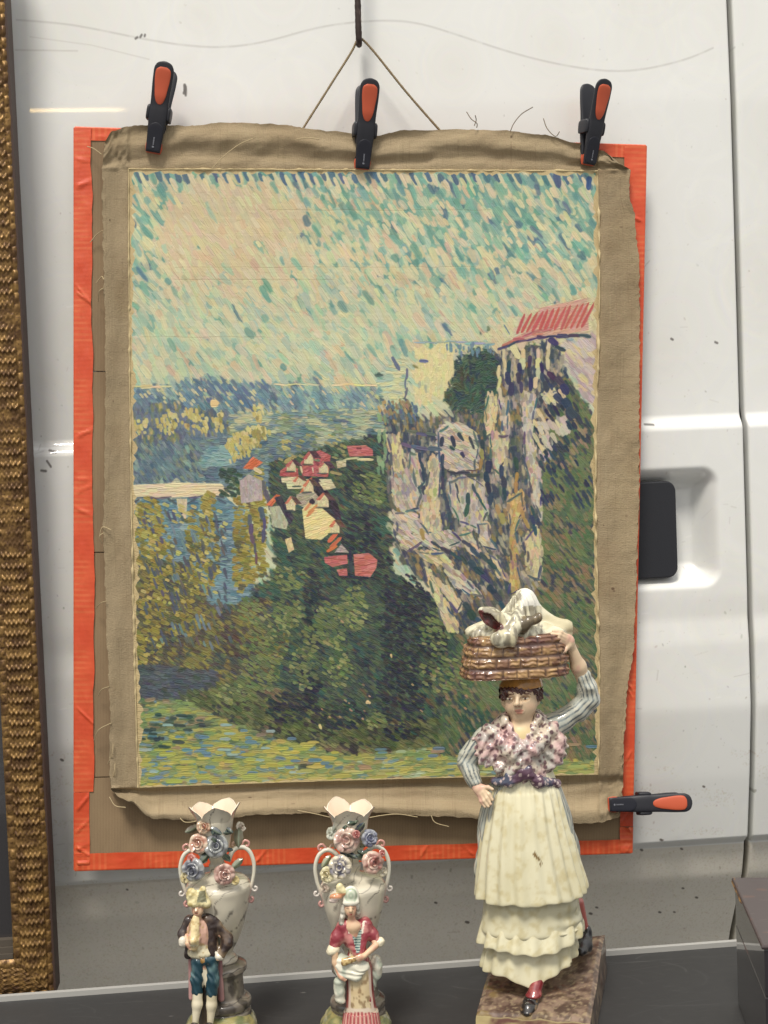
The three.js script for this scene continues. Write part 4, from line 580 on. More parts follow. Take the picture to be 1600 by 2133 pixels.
// ───────────────────────── spring clamps
{
  const black = new THREE.MeshStandardMaterial({ color: hex(C3(34, 35, 42)), roughness: 0.5 }), navy = new THREE.MeshStandardMaterial({ color: hex(C3(20, 22, 34)), roughness: 0.45 }), red = new THREE.MeshStandardMaterial({ color: hex(C3(196, 88, 56)), roughness: 0.55 }), grey = new THREE.MeshStandardMaterial({ color: hex(C3(112, 114, 122)), roughness: 0.6 }), steel = new THREE.MeshStandardMaterial({ color: hex(C3(150, 150, 150)), roughness: 0.35, metalness: 0.8 });
  // rounded sections stacked along the clamp: [y, z, width, thickness] in millimetres
  const sweep = (rows, pow = 4) => loft(rows.map(([y, z, w, th, x = 0]) => ({ c: V(x / 1000, y / 1000, z / 1000), rx: w / 2000, rz: th / 2000 })), 28, { pow, sub: 5 });
  const lever = (s) => sweep([[0, 3.4 * s, 15.5, 3], [1, 4.2 * s, 16.4, 5.5], [14, 5.5 * s, 17.5, 8], [30, 7.4 * s, 19, 9.5], [42, 9.4 * s, 20.5, 10.5], [52, 11 * s, 21, 10], [60, 12.4 * s, 20.6, 8.4], [72, 15 * s, 21, 7.6], [88, 18.6 * s, 22.4, 7], [102, 21.6 * s, 22.6, 6.6], [108, 23 * s, 20, 6], [112, 23.8 * s, 14, 5.2], [114, 24.2 * s, 4, 3]]);
  const build = (o) => {
    part('front_lever', lever(1), black, o); part('back_lever', lever(-1), black, o);
    part('jaw_plate', sweep([[1.5, 8.2, 10, 1.6], [2.5, 8.7, 15.2, 2], [14, 9.9, 16, 2], [28, 12.2, 16.4, 2], [34, 13.2, 12, 1.8], [37, 13.6, 3, 1.2]]), navy, o);
    part('thumb_pad', sweep([[60, 16.4, 3, 1.4], [63, 17.2, 8, 2.6], [70, 18.9, 12.4, 4], [80, 20.8, 14.8, 3.6], [90, 22.8, 17, 3.8], [98, 24.6, 17.4, 4.2], [103, 25.8, 15.4, 3.8], [106, 26.5, 8, 2.2]], 2.2), red, o);
    part('thumb_pad', sweep([[60, -16.4, 3, 1.4], [63, -17.2, 8, 2.6], [80, -20.8, 14.8, 3.6], [98, -24.6, 17.4, 4.2], [106, -26.5, 8, 2.2]], 2.2), red, o);
    for (const s of [-1, 1]) part('pivot_ear', sweep([[41, 0, 3.4, 14, 11.6 * s], [43, 0, 4.6, 24, 11.6 * s], [56, 0, 5, 27, 11.4 * s], [60, 0, 3, 18, 11 * s]]), black, o);
    const pin = new THREE.CylinderGeometry(0.0026, 0.0026, 0.0275, 16); pin.rotateZ(Math.PI / 2); pin.translate(0, 0.05, 0); part('pivot_pin', pin, steel, o);
    for (const s of [-1, 1]) part('jaw_pad', sweep([[-0.8, 1.5 * s, 12, 1.6], [0, 1.9 * s, 16.4, 2.4], [7, 2.3 * s, 18.8, 3], [12, 3 * s, 18, 2.4], [13, 3.2 * s, 16, 1.2]]), red, o);
    const mark = []; const put = (y, l, w = 1.5) => { const g = new THREE.BoxGeometry(w / 1000, l / 1000, 0.0003); g.translate(0, y / 1000, 0.01055 + (y - 6) * 0.000135 + 0.0004); g.rotateX(0); mark.push(g); };
    const dot = new THREE.CylinderGeometry(0.0013, 0.0013, 0.0003, 12); dot.rotateX(Math.PI / 2); dot.translate(0, 0.006, 0.0108); mark.push(dot.toNonIndexed());
    let y = 8.6; for (const l of [1.1, 1.3, 1, 1.5, 1.2, 1]) { const g0 = mark.length; put(y + l / 2, l); mark[g0] = mark[g0].toNonIndexed(); y += l + 0.5; }
    part('printed_mark', mergeGeometries(mark), grey, o);
    return o;
  };
  const proto = new THREE.Group(); build(proto);
  const put = (px, py, z, rz, ry, rx, sc, label) => { const o = proto.clone(); o.name = numbered('spring_clamp'); o.position.copy(at(px, py, z)); o.rotation.order = 'ZYX'; o.rotation.set(rx, ry, rz); o.scale.set(sc * 1.06, sc * 0.92, sc * 0.8); scene.add(o); tag(o, label, 'clamp', 'spring clamps holding the linen to the board'); return o; };
  put(319, 318, 0.046, -0.215, -0.05, 0.03, 1.0, 'black and orange spring clamp leaning right at the top left of the linen');
  put(754, 352, 0.0455, -0.105, 0.1, 0.05, 1.0, 'black and orange spring clamp below the iron hook, middle of the top edge');
  put(1224, 343, 0.047, -0.125, 0.36, 0.04, 0.97, 'black and orange spring clamp turned sideways at the top right of the linen');
  put(1268, 1676, 0.056, -Math.PI / 2 - 0.03, -0.22, -0.02, 0.98, 'black and orange spring clamp lying level at the lower right edge of the board');
}

// ───────────────────────── gilded frame at the left, standing behind the table edge
{
  const zf = 0.072, A = at(112, 2052, zf), B = at(9, 0, zf), d = B.clone().sub(A).normalize(), nrm = V(-d.y, d.x, 0), px = pxSize(zf), WF = 79 * px, LB = B.clone().sub(A).length();
  const t = thing('gilded_frame', 'tall old gilt frame with woven relief at the left, standing against the van', 'picture frame', A.clone());
  const P0 = 23 * px, VC = 9.4 * px;
  const tri = (x) => Math.abs(((x % 1) + 1) % 1 - 0.5) * 2;
  const relief = (a, b) => {                                             // a along the rail, b across from the outer edge, metres
    const w = b / WF;
    const row = a / P0; let h;
    if (w < 0.15) { const r = row * 1.0 + 0.6 * w; h = 0.0022 * Math.pow(Math.abs(Math.sin(Math.PI * r)), 0.7) * Math.sin(Math.PI * clamp(w / 0.15)) - 0.0012; }
    else if (w > 0.79) { const r = row + 0.4 * w; h = 0.0024 * Math.pow(Math.abs(Math.sin(Math.PI * r)), 0.6) * Math.sin(Math.PI * clamp((w - 0.79) / 0.21)) + 0.0006; }
    else { const z = tri(b / VC), r = row + 0.3 * z + 0.1 * (noise(a * 60, b * 60, 2) - 0.5); h = 0.0019 * Math.pow(0.5 + 0.5 * Math.cos(2 * Math.PI * r), 0.8) + 0.0005 * Math.cos(2 * Math.PI * (r * 2)) + 0.0007 * (z - 0.5) - 0.0002; }
    const worn = smooth(0.62, 0.74, fbm(a * 22, b * 30, 6, 3)); return h * (1 - 0.6 * worn) + 0.0012 * (fbm(a * 300, b * 300, 2, 3) - 0.5) + 0.004 * Math.sin(Math.PI * clamp(w));
  };
  const gold = (x, y, z) => { const k = fbm(x * 90, y * 90, z * 90, 4), q = fbm(x * 500, y * 500, 3, 2); return mix3(mix3(C3(94, 68, 38), C3(142, 110, 62), smooth(0.3, 0.7, k)), C3(70, 44, 30), 0.7 * smooth(0.58, 0.75, q)); };
  const gm = new THREE.MeshStandardMaterial({ vertexColors: true, roughness: 0.42, metalness: 0.45 });
  const lo = -0.012, hi = LB + 0.12;
  const up = (a, b, h) => { const p = A.clone().addScaledVector(d, a).addScaledVector(nrm, b); p.z = zf + h - 0.003; return p; };
  const mit = (b) => lo + b;                                              // mitred foot
  const rail = gridGeo(70, 1300, (u, v) => { const b = u * WF, a = lerp(mit(b), hi, v); return up(a, b, relief(a, b)); }, null, (u, v, p) => gold(p.x, p.y, p.z), false);
  const flipN = (g) => { const ix = g.index.array; for (let i = 0; i < ix.length; i += 3) { const q = ix[i]; ix[i] = ix[i + 1]; ix[i + 1] = q; } g.computeVertexNormals(); return g; };
  const facing = (g) => { const n = g.attributes.normal; let s = 0; for (let i = 0; i < n.count; i++) s += n.getZ(i); return s < 0 ? flipN(g) : g; };
  part('upright_rail', facing(rail), gm, t);
  // lower rail: same relief turned a quarter, running off to the left
  const foot = gridGeo(200, 70, (u, v) => { const b = v * WF, a = lerp(b, 0.2, u); const p = A.clone().addScaledVector(nrm, a).addScaledVector(d, lo + b); p.z = zf + relief(a + 0.4, b) - 0.003; return p; }, null, (u, v, p) => gold(p.x, p.y, p.z));
  part('lower_rail', facing(foot), gm, t);
  const dark = new THREE.MeshStandardMaterial({ color: hex(C3(66, 48, 40)), roughness: 0.6 });
  const slab = (a0, a1, b0, b1, z0, z1) => { const g = new THREE.BoxGeometry(b1 - b0, a1 - a0, z1 - z0); g.translate((b0 + b1) / 2, (a0 + a1) / 2, (z0 + z1) / 2); const m = new THREE.Matrix4().makeBasis(nrm, d, V(0, 0, 1)); if (m.determinant() < 0) { m.makeBasis(nrm.clone().negate(), d, V(0, 0, 1)); g.scale(1, 1, 1); g.translate(-(b0 + b1), 0, 0); } g.applyMatrix4(m); g.translate(A.x, A.y, 0); return g; };
  part('frame_back', mergeGeometries([slab(lo, hi, -0.0016, WF - 0.004, 0.034, zf - 0.0035), slab(lo, lo + WF - 0.004, WF - 0.002, 0.2, 0.034, zf - 0.0035)]), dark, t);
  const grey = new THREE.MeshStandardMaterial({ color: hex(C3(92, 84, 74)), roughness: 0.5, metalness: 0.2 });
  part('inner_moulding', mergeGeometries([slab(lo + WF, lo + WF + 0.006, WF + 0.001, 0.2, 0.05, zf - 0.004), slab(lo + WF + 0.0062, lo + WF + 0.013, WF + 0.001, 0.2, 0.05, zf - 0.008), slab(lo + WF + 0.0132, lo + WF + 0.021, WF + 0.001, 0.2, 0.05, zf - 0.012)]), grey, t);
  part('mirror_pane', slab(lo + WF + 0.02, hi, WF - 0.004, 0.25, 0.045, 0.05), new THREE.MeshPhysicalMaterial({ color: hex(C3(70, 68, 70)), roughness: 0.12, metalness: 0.5, clearcoat: 1 }), t);
}

// ───────────────────────── lacquered wooden box at the right
{
  const c0 = atY(1538, 2094, YT), yt = (() => { const d = ray(1529, 1829); return EYE.y + d.y * ((c0.z - EYE.z) / d.z); })();
  const p0 = V(c0.x, yt, c0.z), p1 = atY(1602, 1990, yt), dir = p1.clone().sub(p0).normalize(), rt = V(dir.z, 0, -dir.x); if (rt.x < 0) rt.negate();
  const t = thing('wooden_box', 'dark lacquered wooden box with worn chipped lid edge at the lower right', 'box', V(c0.x, YT, c0.z));
  const H = yt - YT, LEN = 0.2, WID = 0.3;
  const slab = (a0, a1, b0, b1, y0, y1, bv = 0.0012) => {                 // chamfered block in the box's own axes
    const s = new THREE.Shape(); s.moveTo(a0 + bv, b0 + bv); s.lineTo(a1 - bv, b0 + bv); s.lineTo(a1 - bv, b1 - bv); s.lineTo(a0 + bv, b1 - bv); s.closePath();
    const g = new THREE.ExtrudeGeometry(s, { depth: y1 - y0 - 2 * bv, bevelEnabled: true, bevelThickness: bv, bevelSize: bv, bevelSegments: 2 }); g.translate(0, 0, y0 + bv);
    const P = g.attributes.position; for (let i = 0; i < P.count; i++) { const a = P.getX(i), b = P.getY(i), y = P.getZ(i); const q = V(c0.x, YT + y, c0.z).addScaledVector(dir, a).addScaledVector(rt, b); P.setXYZ(i, q.x, q.y, q.z); }
    const ix = []; for (let i = 0; i < P.count; i += 3) ix.push(i, i + 2, i + 1); const chk = dir.clone().cross(rt).y; if (chk < 0) { g.setIndex(ix); } g.computeVertexNormals(); return g;
  };
  const lac = (r, g, b, o = {}) => new THREE.MeshPhysicalMaterial({ color: hex(C3(r, g, b)), roughness: 0.35, clearcoat: 1, clearcoatRoughness: 0.04, ...o });
  part('box_body', slab(0, LEN, 0, WID, 0, H - 0.054), lac(40, 36, 40), t);
  part('lid', slab(0, LEN, 0, WID, H - 0.0535, H - 0.0055), lac(40, 36, 40), t);
  const R = rngOf(8), tm = canvasTex(512, 512, (c) => {
    c.fillStyle = 'rgb(68,57,56)'; c.fillRect(0, 0, 512, 512);
    for (let i = 0; i < 900; i++) { c.strokeStyle = R() < 0.5 ? `rgba(140,120,112,${0.05 + 0.15 * R()})` : `rgba(54,42,44,${0.05 + 0.15 * R()})`; c.lineWidth = 0.7 + R() * 1.4; c.beginPath(); const x = R() * 512, y = R() * 512, l = 10 + R() * 90; c.moveTo(x, y); c.lineTo(x + l, y + (R() - 0.5) * 8); c.stroke(); }
    for (let i = 0; i < 40; i++) { c.strokeStyle = `rgba(190,176,166,${0.1 + 0.4 * R()})`; c.lineWidth = 0.8; c.beginPath(); const x = R() * 512, y = R() * 512; c.moveTo(x, y); c.lineTo(x + (R() - 0.5) * 120, y + (R() - 0.5) * 30); c.stroke(); }
    c.fillStyle = 'rgba(140,86,62,0.3)'; for (let i = 0; i < 60; i++) { c.beginPath(); c.ellipse(R() * 512, R() * 512, 4 + R() * 14, 2 + R() * 5, 0, 0, 7); c.fill(); }
  }, { repeat: true });
  const top = slab(-0.003, LEN + 0.003, -0.003, WID + 0.003, H - 0.0052, H, 0.0022);
  { const P = top.attributes.position, uv = []; for (let i = 0; i < P.count; i++) { const q = V(P.getX(i), 0, P.getZ(i)).sub(V(c0.x, 0, c0.z)); uv.push(q.dot(rt) / 0.3, q.dot(dir) / 0.3); } top.setAttribute('uv', new THREE.Float32BufferAttribute(uv, 2)); }
  part('lid_top', top, new THREE.MeshPhysicalMaterial({ map: tm, roughness: 0.45, clearcoat: 0.4, clearcoatRoughness: 0.3 }), t);
  // worn bare wood along the lid edge
  const wear = gridGeo(60, 5, (u, v) => { const a = -0.002 + u * 0.075, n = 0.0012 * (fbm(u * 22, v * 2, 4, 3) - 0.4); const q = V(c0.x, YT + H - 0.0046 + 0.0048 * Math.sin(v * 1.5) * (1 - 0.4 * u * noise(u * 20, 2)), c0.z).addScaledVector(dir, a).addScaledVector(rt, -0.0034 - 0.0006 + v * 0.0035 + n); return q; }, null, (u, v, p) => mix3(C3(150, 116, 70), C3(82, 56, 40), smooth(0.42, 0.62, fbm(u * 18, v * 2.5, 7, 3))));
  part('worn_edge', wear, new THREE.MeshStandardMaterial({ vertexColors: true, roughness: 0.8 }), t, 'lid edge with the varnish chipped off to bare wood');
}

// ───────────────────────── lit tube lamp of the stall, above and left of the viewer; the van mirrors it as a warm streak
{
  const P = at(146, 186, 0.0), C = V(EYE.x, EYE.y, -EYE.z), zl = 1.9, c = P.clone().add(P.clone().sub(C).multiplyScalar(zl / EYE.z)); c.z = zl; c.y += 0.066;
  const t = thing('tube_lamp', 'small warm tube lamp above the stall, mirrored as a streak in the van paint', 'lamp', c);
  const tubeG = new THREE.CapsuleGeometry(0.026, 0.25, 6, 16); tubeG.rotateZ(Math.PI / 2 - 0.09); tubeG.translate(c.x, c.y, c.z);
  part('glass_tube', tubeG, new THREE.MeshStandardMaterial({ color: hex(C3(250, 240, 220)), emissive: new THREE.Color(1, 0.74, 0.34), emissiveIntensity: 15 }), t);
  for (const m of [-1, 1]) { const cap = new THREE.CylinderGeometry(0.028, 0.028, 0.02, 20); cap.translate(0, m * 0.142, 0); cap.rotateZ(Math.PI / 2 - 0.09); cap.translate(c.x, c.y, c.z); part('end_cap', cap, new THREE.MeshStandardMaterial({ color: hex(C3(200, 198, 190)), roughness: 0.5 }), t); }
  RectAreaLightUniformsLib.init();
  const l = new THREE.RectAreaLight(0xffc878, 8, 0.24, 0.05); l.position.set(0, 0, -0.028); t.add(l); l.lookAt(c.x, c.y - 0.3, 0);
}

// ───────────────────────── large ceramic figure: woman carrying a basket on her head
{
  const foot = atY(1103, 2100, YT + 0.036), zW = foot.z - 0.058, s = pxSize(zW, 1100, 1700);
  const W = (px, py, dz = 0) => at(px, py, zW + dz * s);                  // dz in the same pixel units
  const netsB = (f, a, b, h, c) => { const lo = V(9, 9, 9), hi = V(-9, -9, -9); for (const x of [a[0], b[0]]) for (const y of [a[1], b[1]]) for (const z of [a[2], b[2]]) { const p = W(x, y, z); lo.min(p); hi.max(p); } return nets(f, lo, hi, h, c); };
  const inv = (x, y, z) => { const q = V(x, y, z).project(camera); return [800 + q.x * 800, 1066.5 - q.y * 1066.5]; };
  const t = thing('woman_figurine', 'tall glazed ceramic woman in a cream apron carrying a basket on her head', 'figurine', V(W(1110, 1900).x, YT, zW));
  const cream = C3(227, 221, 188), creamD = C3(214, 206, 168);
  const speck = (c, x, y, z) => { const k = fbm(x * 160, y * 160, z * 160, 3), q = cell(x * 55, y * 55, z * 55); let o = mix3(c, mix3(c, C3(190, 172, 110), 0.8), smooth(0.45, 0.8, k) * 0.6); if (q[1] > 0.93 && q[0] < 0.09) o = C3(92, 76, 48); return o; };
  // plinth
  {
    const hb = 0.043, hf = 0.034, c = { fl: atY(992, 2108, YT + hf), fr: atY(1229, 2126, YT + hf), br: atY(1260, 1953, YT + hb), bl: atY(1026, 1988, YT + hb) };
    const top = (u, v) => { const p = c.bl.clone().lerp(c.br, u).lerp(c.fl.clone().lerp(c.fr, u), v); const e = Math.min(u, 1 - u, v, 1 - v); p.y += 0.006 * (fbm(u * 7, v * 7, 3, 4) - 0.5) - 0.003 * (1 - smooth(0, 0.04, e)) + 0.012 * smooth(0.55, 0.9, u) * (1 - smooth(0.25, 0.6, v)) * 0.6; return p; };
    const ctr = c.fl.clone().add(c.br).multiplyScalar(0.5), low = (p, k) => { const q = p.clone().lerp(V(ctr.x, p.y, ctr.z), -0.02 * k); q.y = lerp(p.y, YT, k); return q; };
    const col = (u, v, p) => { const k = fbm(p.x * 130, p.y * 130, p.z * 130, 4), q = fbm(p.x * 300, p.z * 300, 5, 3); let o = mix3(C3(84, 66, 56), C3(138, 116, 98), smooth(0.35, 0.65, k)); o = mix3(o, C3(88, 66, 58), 0.5 * smooth(0.55, 0.7, fbm(p.x * 60, p.z * 60, 9, 3))); o = mix3(o, C3(168, 150, 118), 0.6 * smooth(0.56, 0.72, q)); return mix3(o, C3(128, 108, 60), 0.7 * smooth(0.5, 0.62, fbm(p.x * 40, p.y * 90, p.z * 40, 3)) * (u < 0.5 ? 1 : 0.2)); };
    const side = (f, front) => gridGeo(60, 16, (u, v) => { const p = low(f(u), v); const n = 0.0045 * (fbm(p.x * 60, p.y * 60, p.z * 60, 3) - 0.5) * Math.sin(Math.PI * Math.min(1, v + 0.02)); p.x += n; p.z += n; return p; }, null, (u, v, p) => front ? mix3(mix3(C3(196, 178, 128), C3(116, 78, 70), smooth(0.35, 0.7, fbm(p.x * 80, p.y * 140, p.z * 80, 3))), C3(205, 190, 140), 0.8 * (1 - smooth(0.02, 0.07, v))) : col(0.9, v, p));
    part('plinth', mergeGeometries([gridGeo(90, 90, top, null, col, true), side((u) => top(u, 1), true), side((u) => top(1, 1 - u)), side((u) => top(1 - u, 0)), side((u) => top(0, u))].map((g) => { const P = g.attributes.normal; return g; })), ceramic({ roughness: 0.5, clearcoat: 0.6, side: THREE.DoubleSide }), t);
  }
  // legs and shoes
  {
    const f1 = join(0.004, capS(W(1124, 2018, 40), W(1113, 2070, 82), 17 * s, 12.5 * s), ellS(W(1111, 2073, 84), 16 * s, 5 * s, 15 * s));
    part('stocking', netsB(f1, [1085, 2098, 10], [1150, 2000, 112], 0.0011, (x, y, z) => mix3(C3(122, 32, 38), C3(170, 84, 78), smooth(0.5, 0.75, fbm(x * 200, y * 120, z * 200, 3)) * 0.7)), GLAZE, t);
    const f2 = join(0.006, capS(W(1109, 2079, 82), W(1107, 2092, 84), 14 * s, 14 * s), ellS(W(1103, 2097, 96), 16 * s, 11 * s, 24 * s), ellS(W(1097, 2106, 112), 13 * s, 8 * s, 18 * s), ellS(W(1099, 2094, 108), 7 * s, 5 * s, 8 * s));
    part('shoe', netsB(f2, [1070, 2140, 50], [1135, 2055, 140], 0.0011, (x, y, z) => mix3(C3(30, 26, 24), C3(120, 96, 66), smooth(0.62, 0.72, fbm(x * 260, y * 260, z * 200, 2)))), GLAZE, t);
    const zb = -88; const f3 = capS(W(1205, 1880, zb), W(1219, 1932, zb), 12 * s, 7.5 * s); part('stocking', netsB(f3, [1185, 1950, zb - 30], [1235, 1860, zb + 30], 0.0012, () => C3(176, 100, 92)), GLAZE, t);
    const f4 = join(0.006, ellS(W(1216, 1968, zb + 12), 19 * s, 21 * s, 24 * s), ellS(W(1224, 1944, zb), 10 * s, 18 * s, 12 * s), ellS(W(1209, 1978, zb + 34), 15 * s, 12 * s, 22 * s)); part('shoe', netsB(f4, [1180, 2000, zb - 30], [1250, 1915, zb + 70], 0.0011, () => C3(26, 24, 26)), GLAZE, t);
  }
  // skirts: stacked rings, [photo y of the side line, left x, right x, half depth]
  const rows = (list) => list.map(([y, l, r, d, dz = 0]) => ({ c: W((l + r) / 2, y, dz), rx: (r - l) / 2 * s, rz: d * s }));
  const pleat = (n, a, k0, seed, ph = 0.8) => (th, u) => 1 + a * smooth(k0, k0 + 0.35, u) * (Math.cos(n * th + ph * Math.sin(3 * th + seed) + 1.5 * fbm(th * 2, u * 2, seed, 2)) * (0.55 + 0.9 * noise(th * 3 + seed, u * 2)) + 0.5 * (fbm(th * 3 + 9, u * 3, seed, 2) - 0.5));
  const crm = (b = cream) => (th, u, x, y, z) => speck(mix3(b, creamD, 0.5 * smooth(0.4, 0.7, fbm(x * 30, y * 30, z * 30, 3))), x, y, z);
  part('frill', loft(rows([[1922, 1020, 1200, 56], [1950, 1014, 1202, 64], [1985, 1007, 1203, 70], [2006, 1004, 1204, 74], [2008, 1008, 1200, 68], [1990, 1014, 1194, 60]]), 190, { shape: pleat(15, 0.04, 0.1, 4), drop: (th, u) => -(0.012 * Math.exp(-Math.pow((th + 0.12) / 0.34, 2)) - 0.014 * smooth(0.2, 1.5, th)) * smooth(0.2, 0.6, u) - 0.0004 * Math.cos(15 * th), color: crm(), sub: 8 }), GLAZE, t);
  part('frill', loft(rows([[1880, 1010, 1206, 66], [1910, 1004, 1210, 72], [1930, 1000, 1214, 78], [1950, 995, 1215, 84], [1953, 998, 1212, 80], [1940, 1010, 1200, 66]]), 190, { shape: pleat(17, 0.036, 0.05, 8), drop: (th, u) => (0.006 * smooth(0.3, 1.4, th) - 0.004 * Math.exp(-Math.pow(th / 0.5, 2)) - 0.0005 * Math.cos(17 * th + 1)) * smooth(0.2, 0.6, u), color: crm(), sub: 8 }), GLAZE, t);
  part('underskirt', loft(rows([[1820, 1012, 1200, 72], [1850, 1009, 1204, 74], [1880, 1007, 1206, 74], [1905, 1004, 1208, 75], [1925, 1000, 1212, 77], [1932, 1004, 1208, 74]]), 180, { shape: (th, u) => 1 + 0.022 * Math.sin((u * 26 - 9 * Math.cos(th - 0.9)) ) * smooth(0.1, 0.7, th) * (1 - smooth(1.1, 1.5, th)) * smooth(0.15, 0.4, u) + 0.02 * (fbm(th * 3, u * 3, 6, 3) - 0.5) + 0.03 * smooth(0.9, 1.3, th) * Math.cos(u * 9), color: crm(), sub: 9 }), GLAZE, t);
  const stripe = (a, x, y, z) => { const k = Math.abs(((a % 1) + 1) % 1 - 0.5); return mix3(mix3(C3(82, 92, 98), C3(200, 198, 180), smooth(0.12, 0.24, k)), C3(168, 178, 172), 0.5 * smooth(0.3, 0.7, fbm(x * 180, y * 180, z * 180, 2))); };
  part('overskirt', loft(rows([[1628, 1022, 1163, 42], [1650, 1014, 1170, 50, -6], [1690, 1001, 1184, 62, -12], [1730, 997, 1194, 70, -16], [1760, 996, 1203, 74, -18], [1790, 990, 1206, 78, -18], [1822, 992, 1204, 80, -18], [1830, 1010, 1190, 70, -18]]), 180, { shape: (th, u) => 1 + 0.03 * Math.cos(15 * th + 3 * Math.sin(u * 7)) + 0.06 * (fbm(th * 4, u * 5, 3, 3) - 0.5), color: (th, u, x, y, z) => stripe(th * 11, x, y, z), sub: 8 }), GLAZE, t);
  part('apron', loft(rows([[1606, 1036, 1150, 44, 2], [1634, 1027, 1160, 46, 2], [1650, 1021, 1166, 52, 2], [1685, 1014, 1174, 62, 3], [1720, 1007, 1183, 69, 3], [1760, 1000, 1195, 76, 3], [1800, 995, 1206, 82, 3], [1835, 991, 1217, 87, 3], [1855, 989, 1222, 90, 3], [1858, 991, 1220, 86, 3], [1846, 994, 1216, 82, 3]]), 200, { shape: (th, u) => pleat(32, 0.032, 0.02, 5, 1.2)(th * 0.62, u) + 0.012 * Math.cos(50 * th + 2 * u) * (1 - smooth(0, 0.35, u)) - 0.016 * smooth(0.55, 0.75, u) * Math.cos(11 * th), drop: (th, u) => -0.002 * Math.cos(9 * th + 1) * smooth(0.7, 1, u) + 0.004 * smooth(1, 1.6, th) * u, arc: 0.62, color: (th, u, x, y, z) => { const [a, b] = inv(x, y, z); const d = Math.abs((a - 1112) * 0.8 - (b - 1776) * 0.52); if (z > zW && Math.abs((a - 1119) * 0.55 + (b - 1790) * 0.83) < 16 && d < 7 && fbm(x * 500, y * 500, z * 500, 2) > 0.47 && d < 2.6 + 2 * noise(b / 3, 2)) return C3(128, 104, 58); return crm()(th, u, x, y, z); }, sub: 10 }), ceramic({ side: THREE.DoubleSide, roughness: 0.35, clearcoat: 1, clearcoatRoughness: 0.06 }), t);
  // sleeves
  const sleeve = (pts, name) => { // [px, py, dz, r]
    const ps = pts.map(([a, b, d, r]) => [W(a, b, d), r * s]), fs = []; for (let i = 0; i < ps.length - 1; i++) fs.push(capS(ps[i][0], ps[i + 1][0], ps[i][1], ps[i + 1][1]));
    const f0 = join(0.006, ...fs), f = (x, y, z) => f0(x, y, z) + 0.0011 * Math.sin(noise(x * 60, y * 60, z * 60) * 9);
    const lo = V(9, 9, 9), hi = V(-9, -9, -9); for (const [p, r] of ps) { lo.min(p.clone().subScalar(r + 0.004)); hi.max(p.clone().addScalar(r + 0.004)); }
    part(name, nets(f, lo, hi, 0.0013, (x, y, z) => { let best = 9, a = 0; for (let i = 0; i < ps.length - 1; i++) { const A = ps[i][0], d = ps[i + 1][0].clone().sub(A), l2 = d.lengthSq(), k = ((x - A.x) * d.x + (y - A.y) * d.y + (z - A.z) * d.z) / l2, kk = clamp(k), q = Math.hypot(x - A.x - d.x * kk, y - A.y - d.y * kk, z - A.z - d.z * kk) - lerp(ps[i][1], ps[i + 1][1], kk); if (q < best) { best = q; const l = Math.sqrt(l2), side = ((x - A.x) * d.y - (y - A.y) * d.x) / l, r = lerp(ps[i][1], ps[i + 1][1], kk); a = Math.asin(clamp(side / r, -1, 1)); } } return stripe(a * 1.9 + 0.2, x, y, z); }), GLAZE, t);
  };
  sleeve([[1006, 1540, 0, 24], [986, 1566, -6, 22], [973, 1588, -4, 19], [980, 1610, 6, 16], [990, 1630, 16, 13]], 'sleeve');
  sleeve([[1150, 1512, -4, 26], [1176, 1500, -6, 21], [1204, 1480, -8, 20], [1228, 1455, -6, 19], [1224, 1434, -2, 18], [1216, 1412, 2, 17]], 'sleeve');
  sleeve([[1085, 1590, -12, 50], [1092, 1640, -14, 46]], 'bodice');
  // shawl
  {
    const H = (px, py, dz, rx, ry, rz) => ellS(W(px, py, dz), rx * s, ry * s, rz * s), K = (a, b, r, q) => capS(W(...a), W(...b), r * s, (q ?? r) * s);
    const body = join(0.012, H(1084, 1556, 4, 70, 56, 42), K([1014, 1534, -6], [1060, 1500, -4], 18, 18), K([1156, 1524, -6], [1116, 1494, -6], 19, 18), H(1016, 1562, 8, 24, 30, 28), H(1154, 1560, 8, 21, 32, 28), H(1090, 1604, 6, 56, 40, 44));
    const folds = join(0.004, K([1052, 1498, 20], [1084, 1560, 50], 9, 8), K([1121, 1494, 18], [1092, 1560, 50], 9, 8), K([1024, 1520, 20], [1064, 1566, 44], 15, 15), K([1064, 1566, 44], [1104, 1612, 44], 15, 11), K([1150, 1516, 18], [1112, 1560, 46], 15, 15), K([1112, 1560, 46], [1062, 1610, 40], 14, 12), K([1000, 1540, 20], [1020, 1584, 28], 12, 8), K([1168, 1540, 20], [1150, 1590, 26], 12, 8), K([1010, 1575, 24], [1040, 1600, 34], 9, 7));
    const ruff = join(0.003, ...[[990, 1540, 14], [992, 1556, 20], [998, 1571, 25], [1008, 1584, 29], [1022, 1594, 33], [1038, 1602, 37], [1176, 1538, 12], [1177, 1555, 18], [1172, 1572, 23], [1162, 1586, 27], [1150, 1596, 31], [1136, 1602, 35]].map(([x, y, z], i) => H(x, y, z, 9.5 + 2 * hash3(i, 2, 2), 6 + 2 * hash3(i, 3, 2), 5)));
    const neck = K([1086, 1440, 20], [1086, 1492, 32], 26, 26), vee = K([1087, 1496, 40], [1088, 1556, 64], 25, 7);
    const f = (x, y, z) => { let d = sminf(sminf(body(x, y, z), folds(x, y, z), 0.005), ruff(x, y, z), 0.0025); const cut = Math.min(neck(x, y, z), vee(x, y, z)); d = Math.max(d, -cut); const [a, b] = [(x - t.position.x) / s, y / s]; d += 0.0016 * Math.sin(a * 0.16 + 2.5 * noise(x * 40, y * 40, z * 40)) * smooth(40, 90, Math.abs(a)) + 0.0018 * (fbm(x * 260, y * 260, z * 260, 3) - 0.5) + 0.0008 * Math.sin(x * 420 + y * 420 * Math.sign(x - t.position.x + 0.012) + 3 * noise(x * 60, y * 60, z * 60)); return d; };
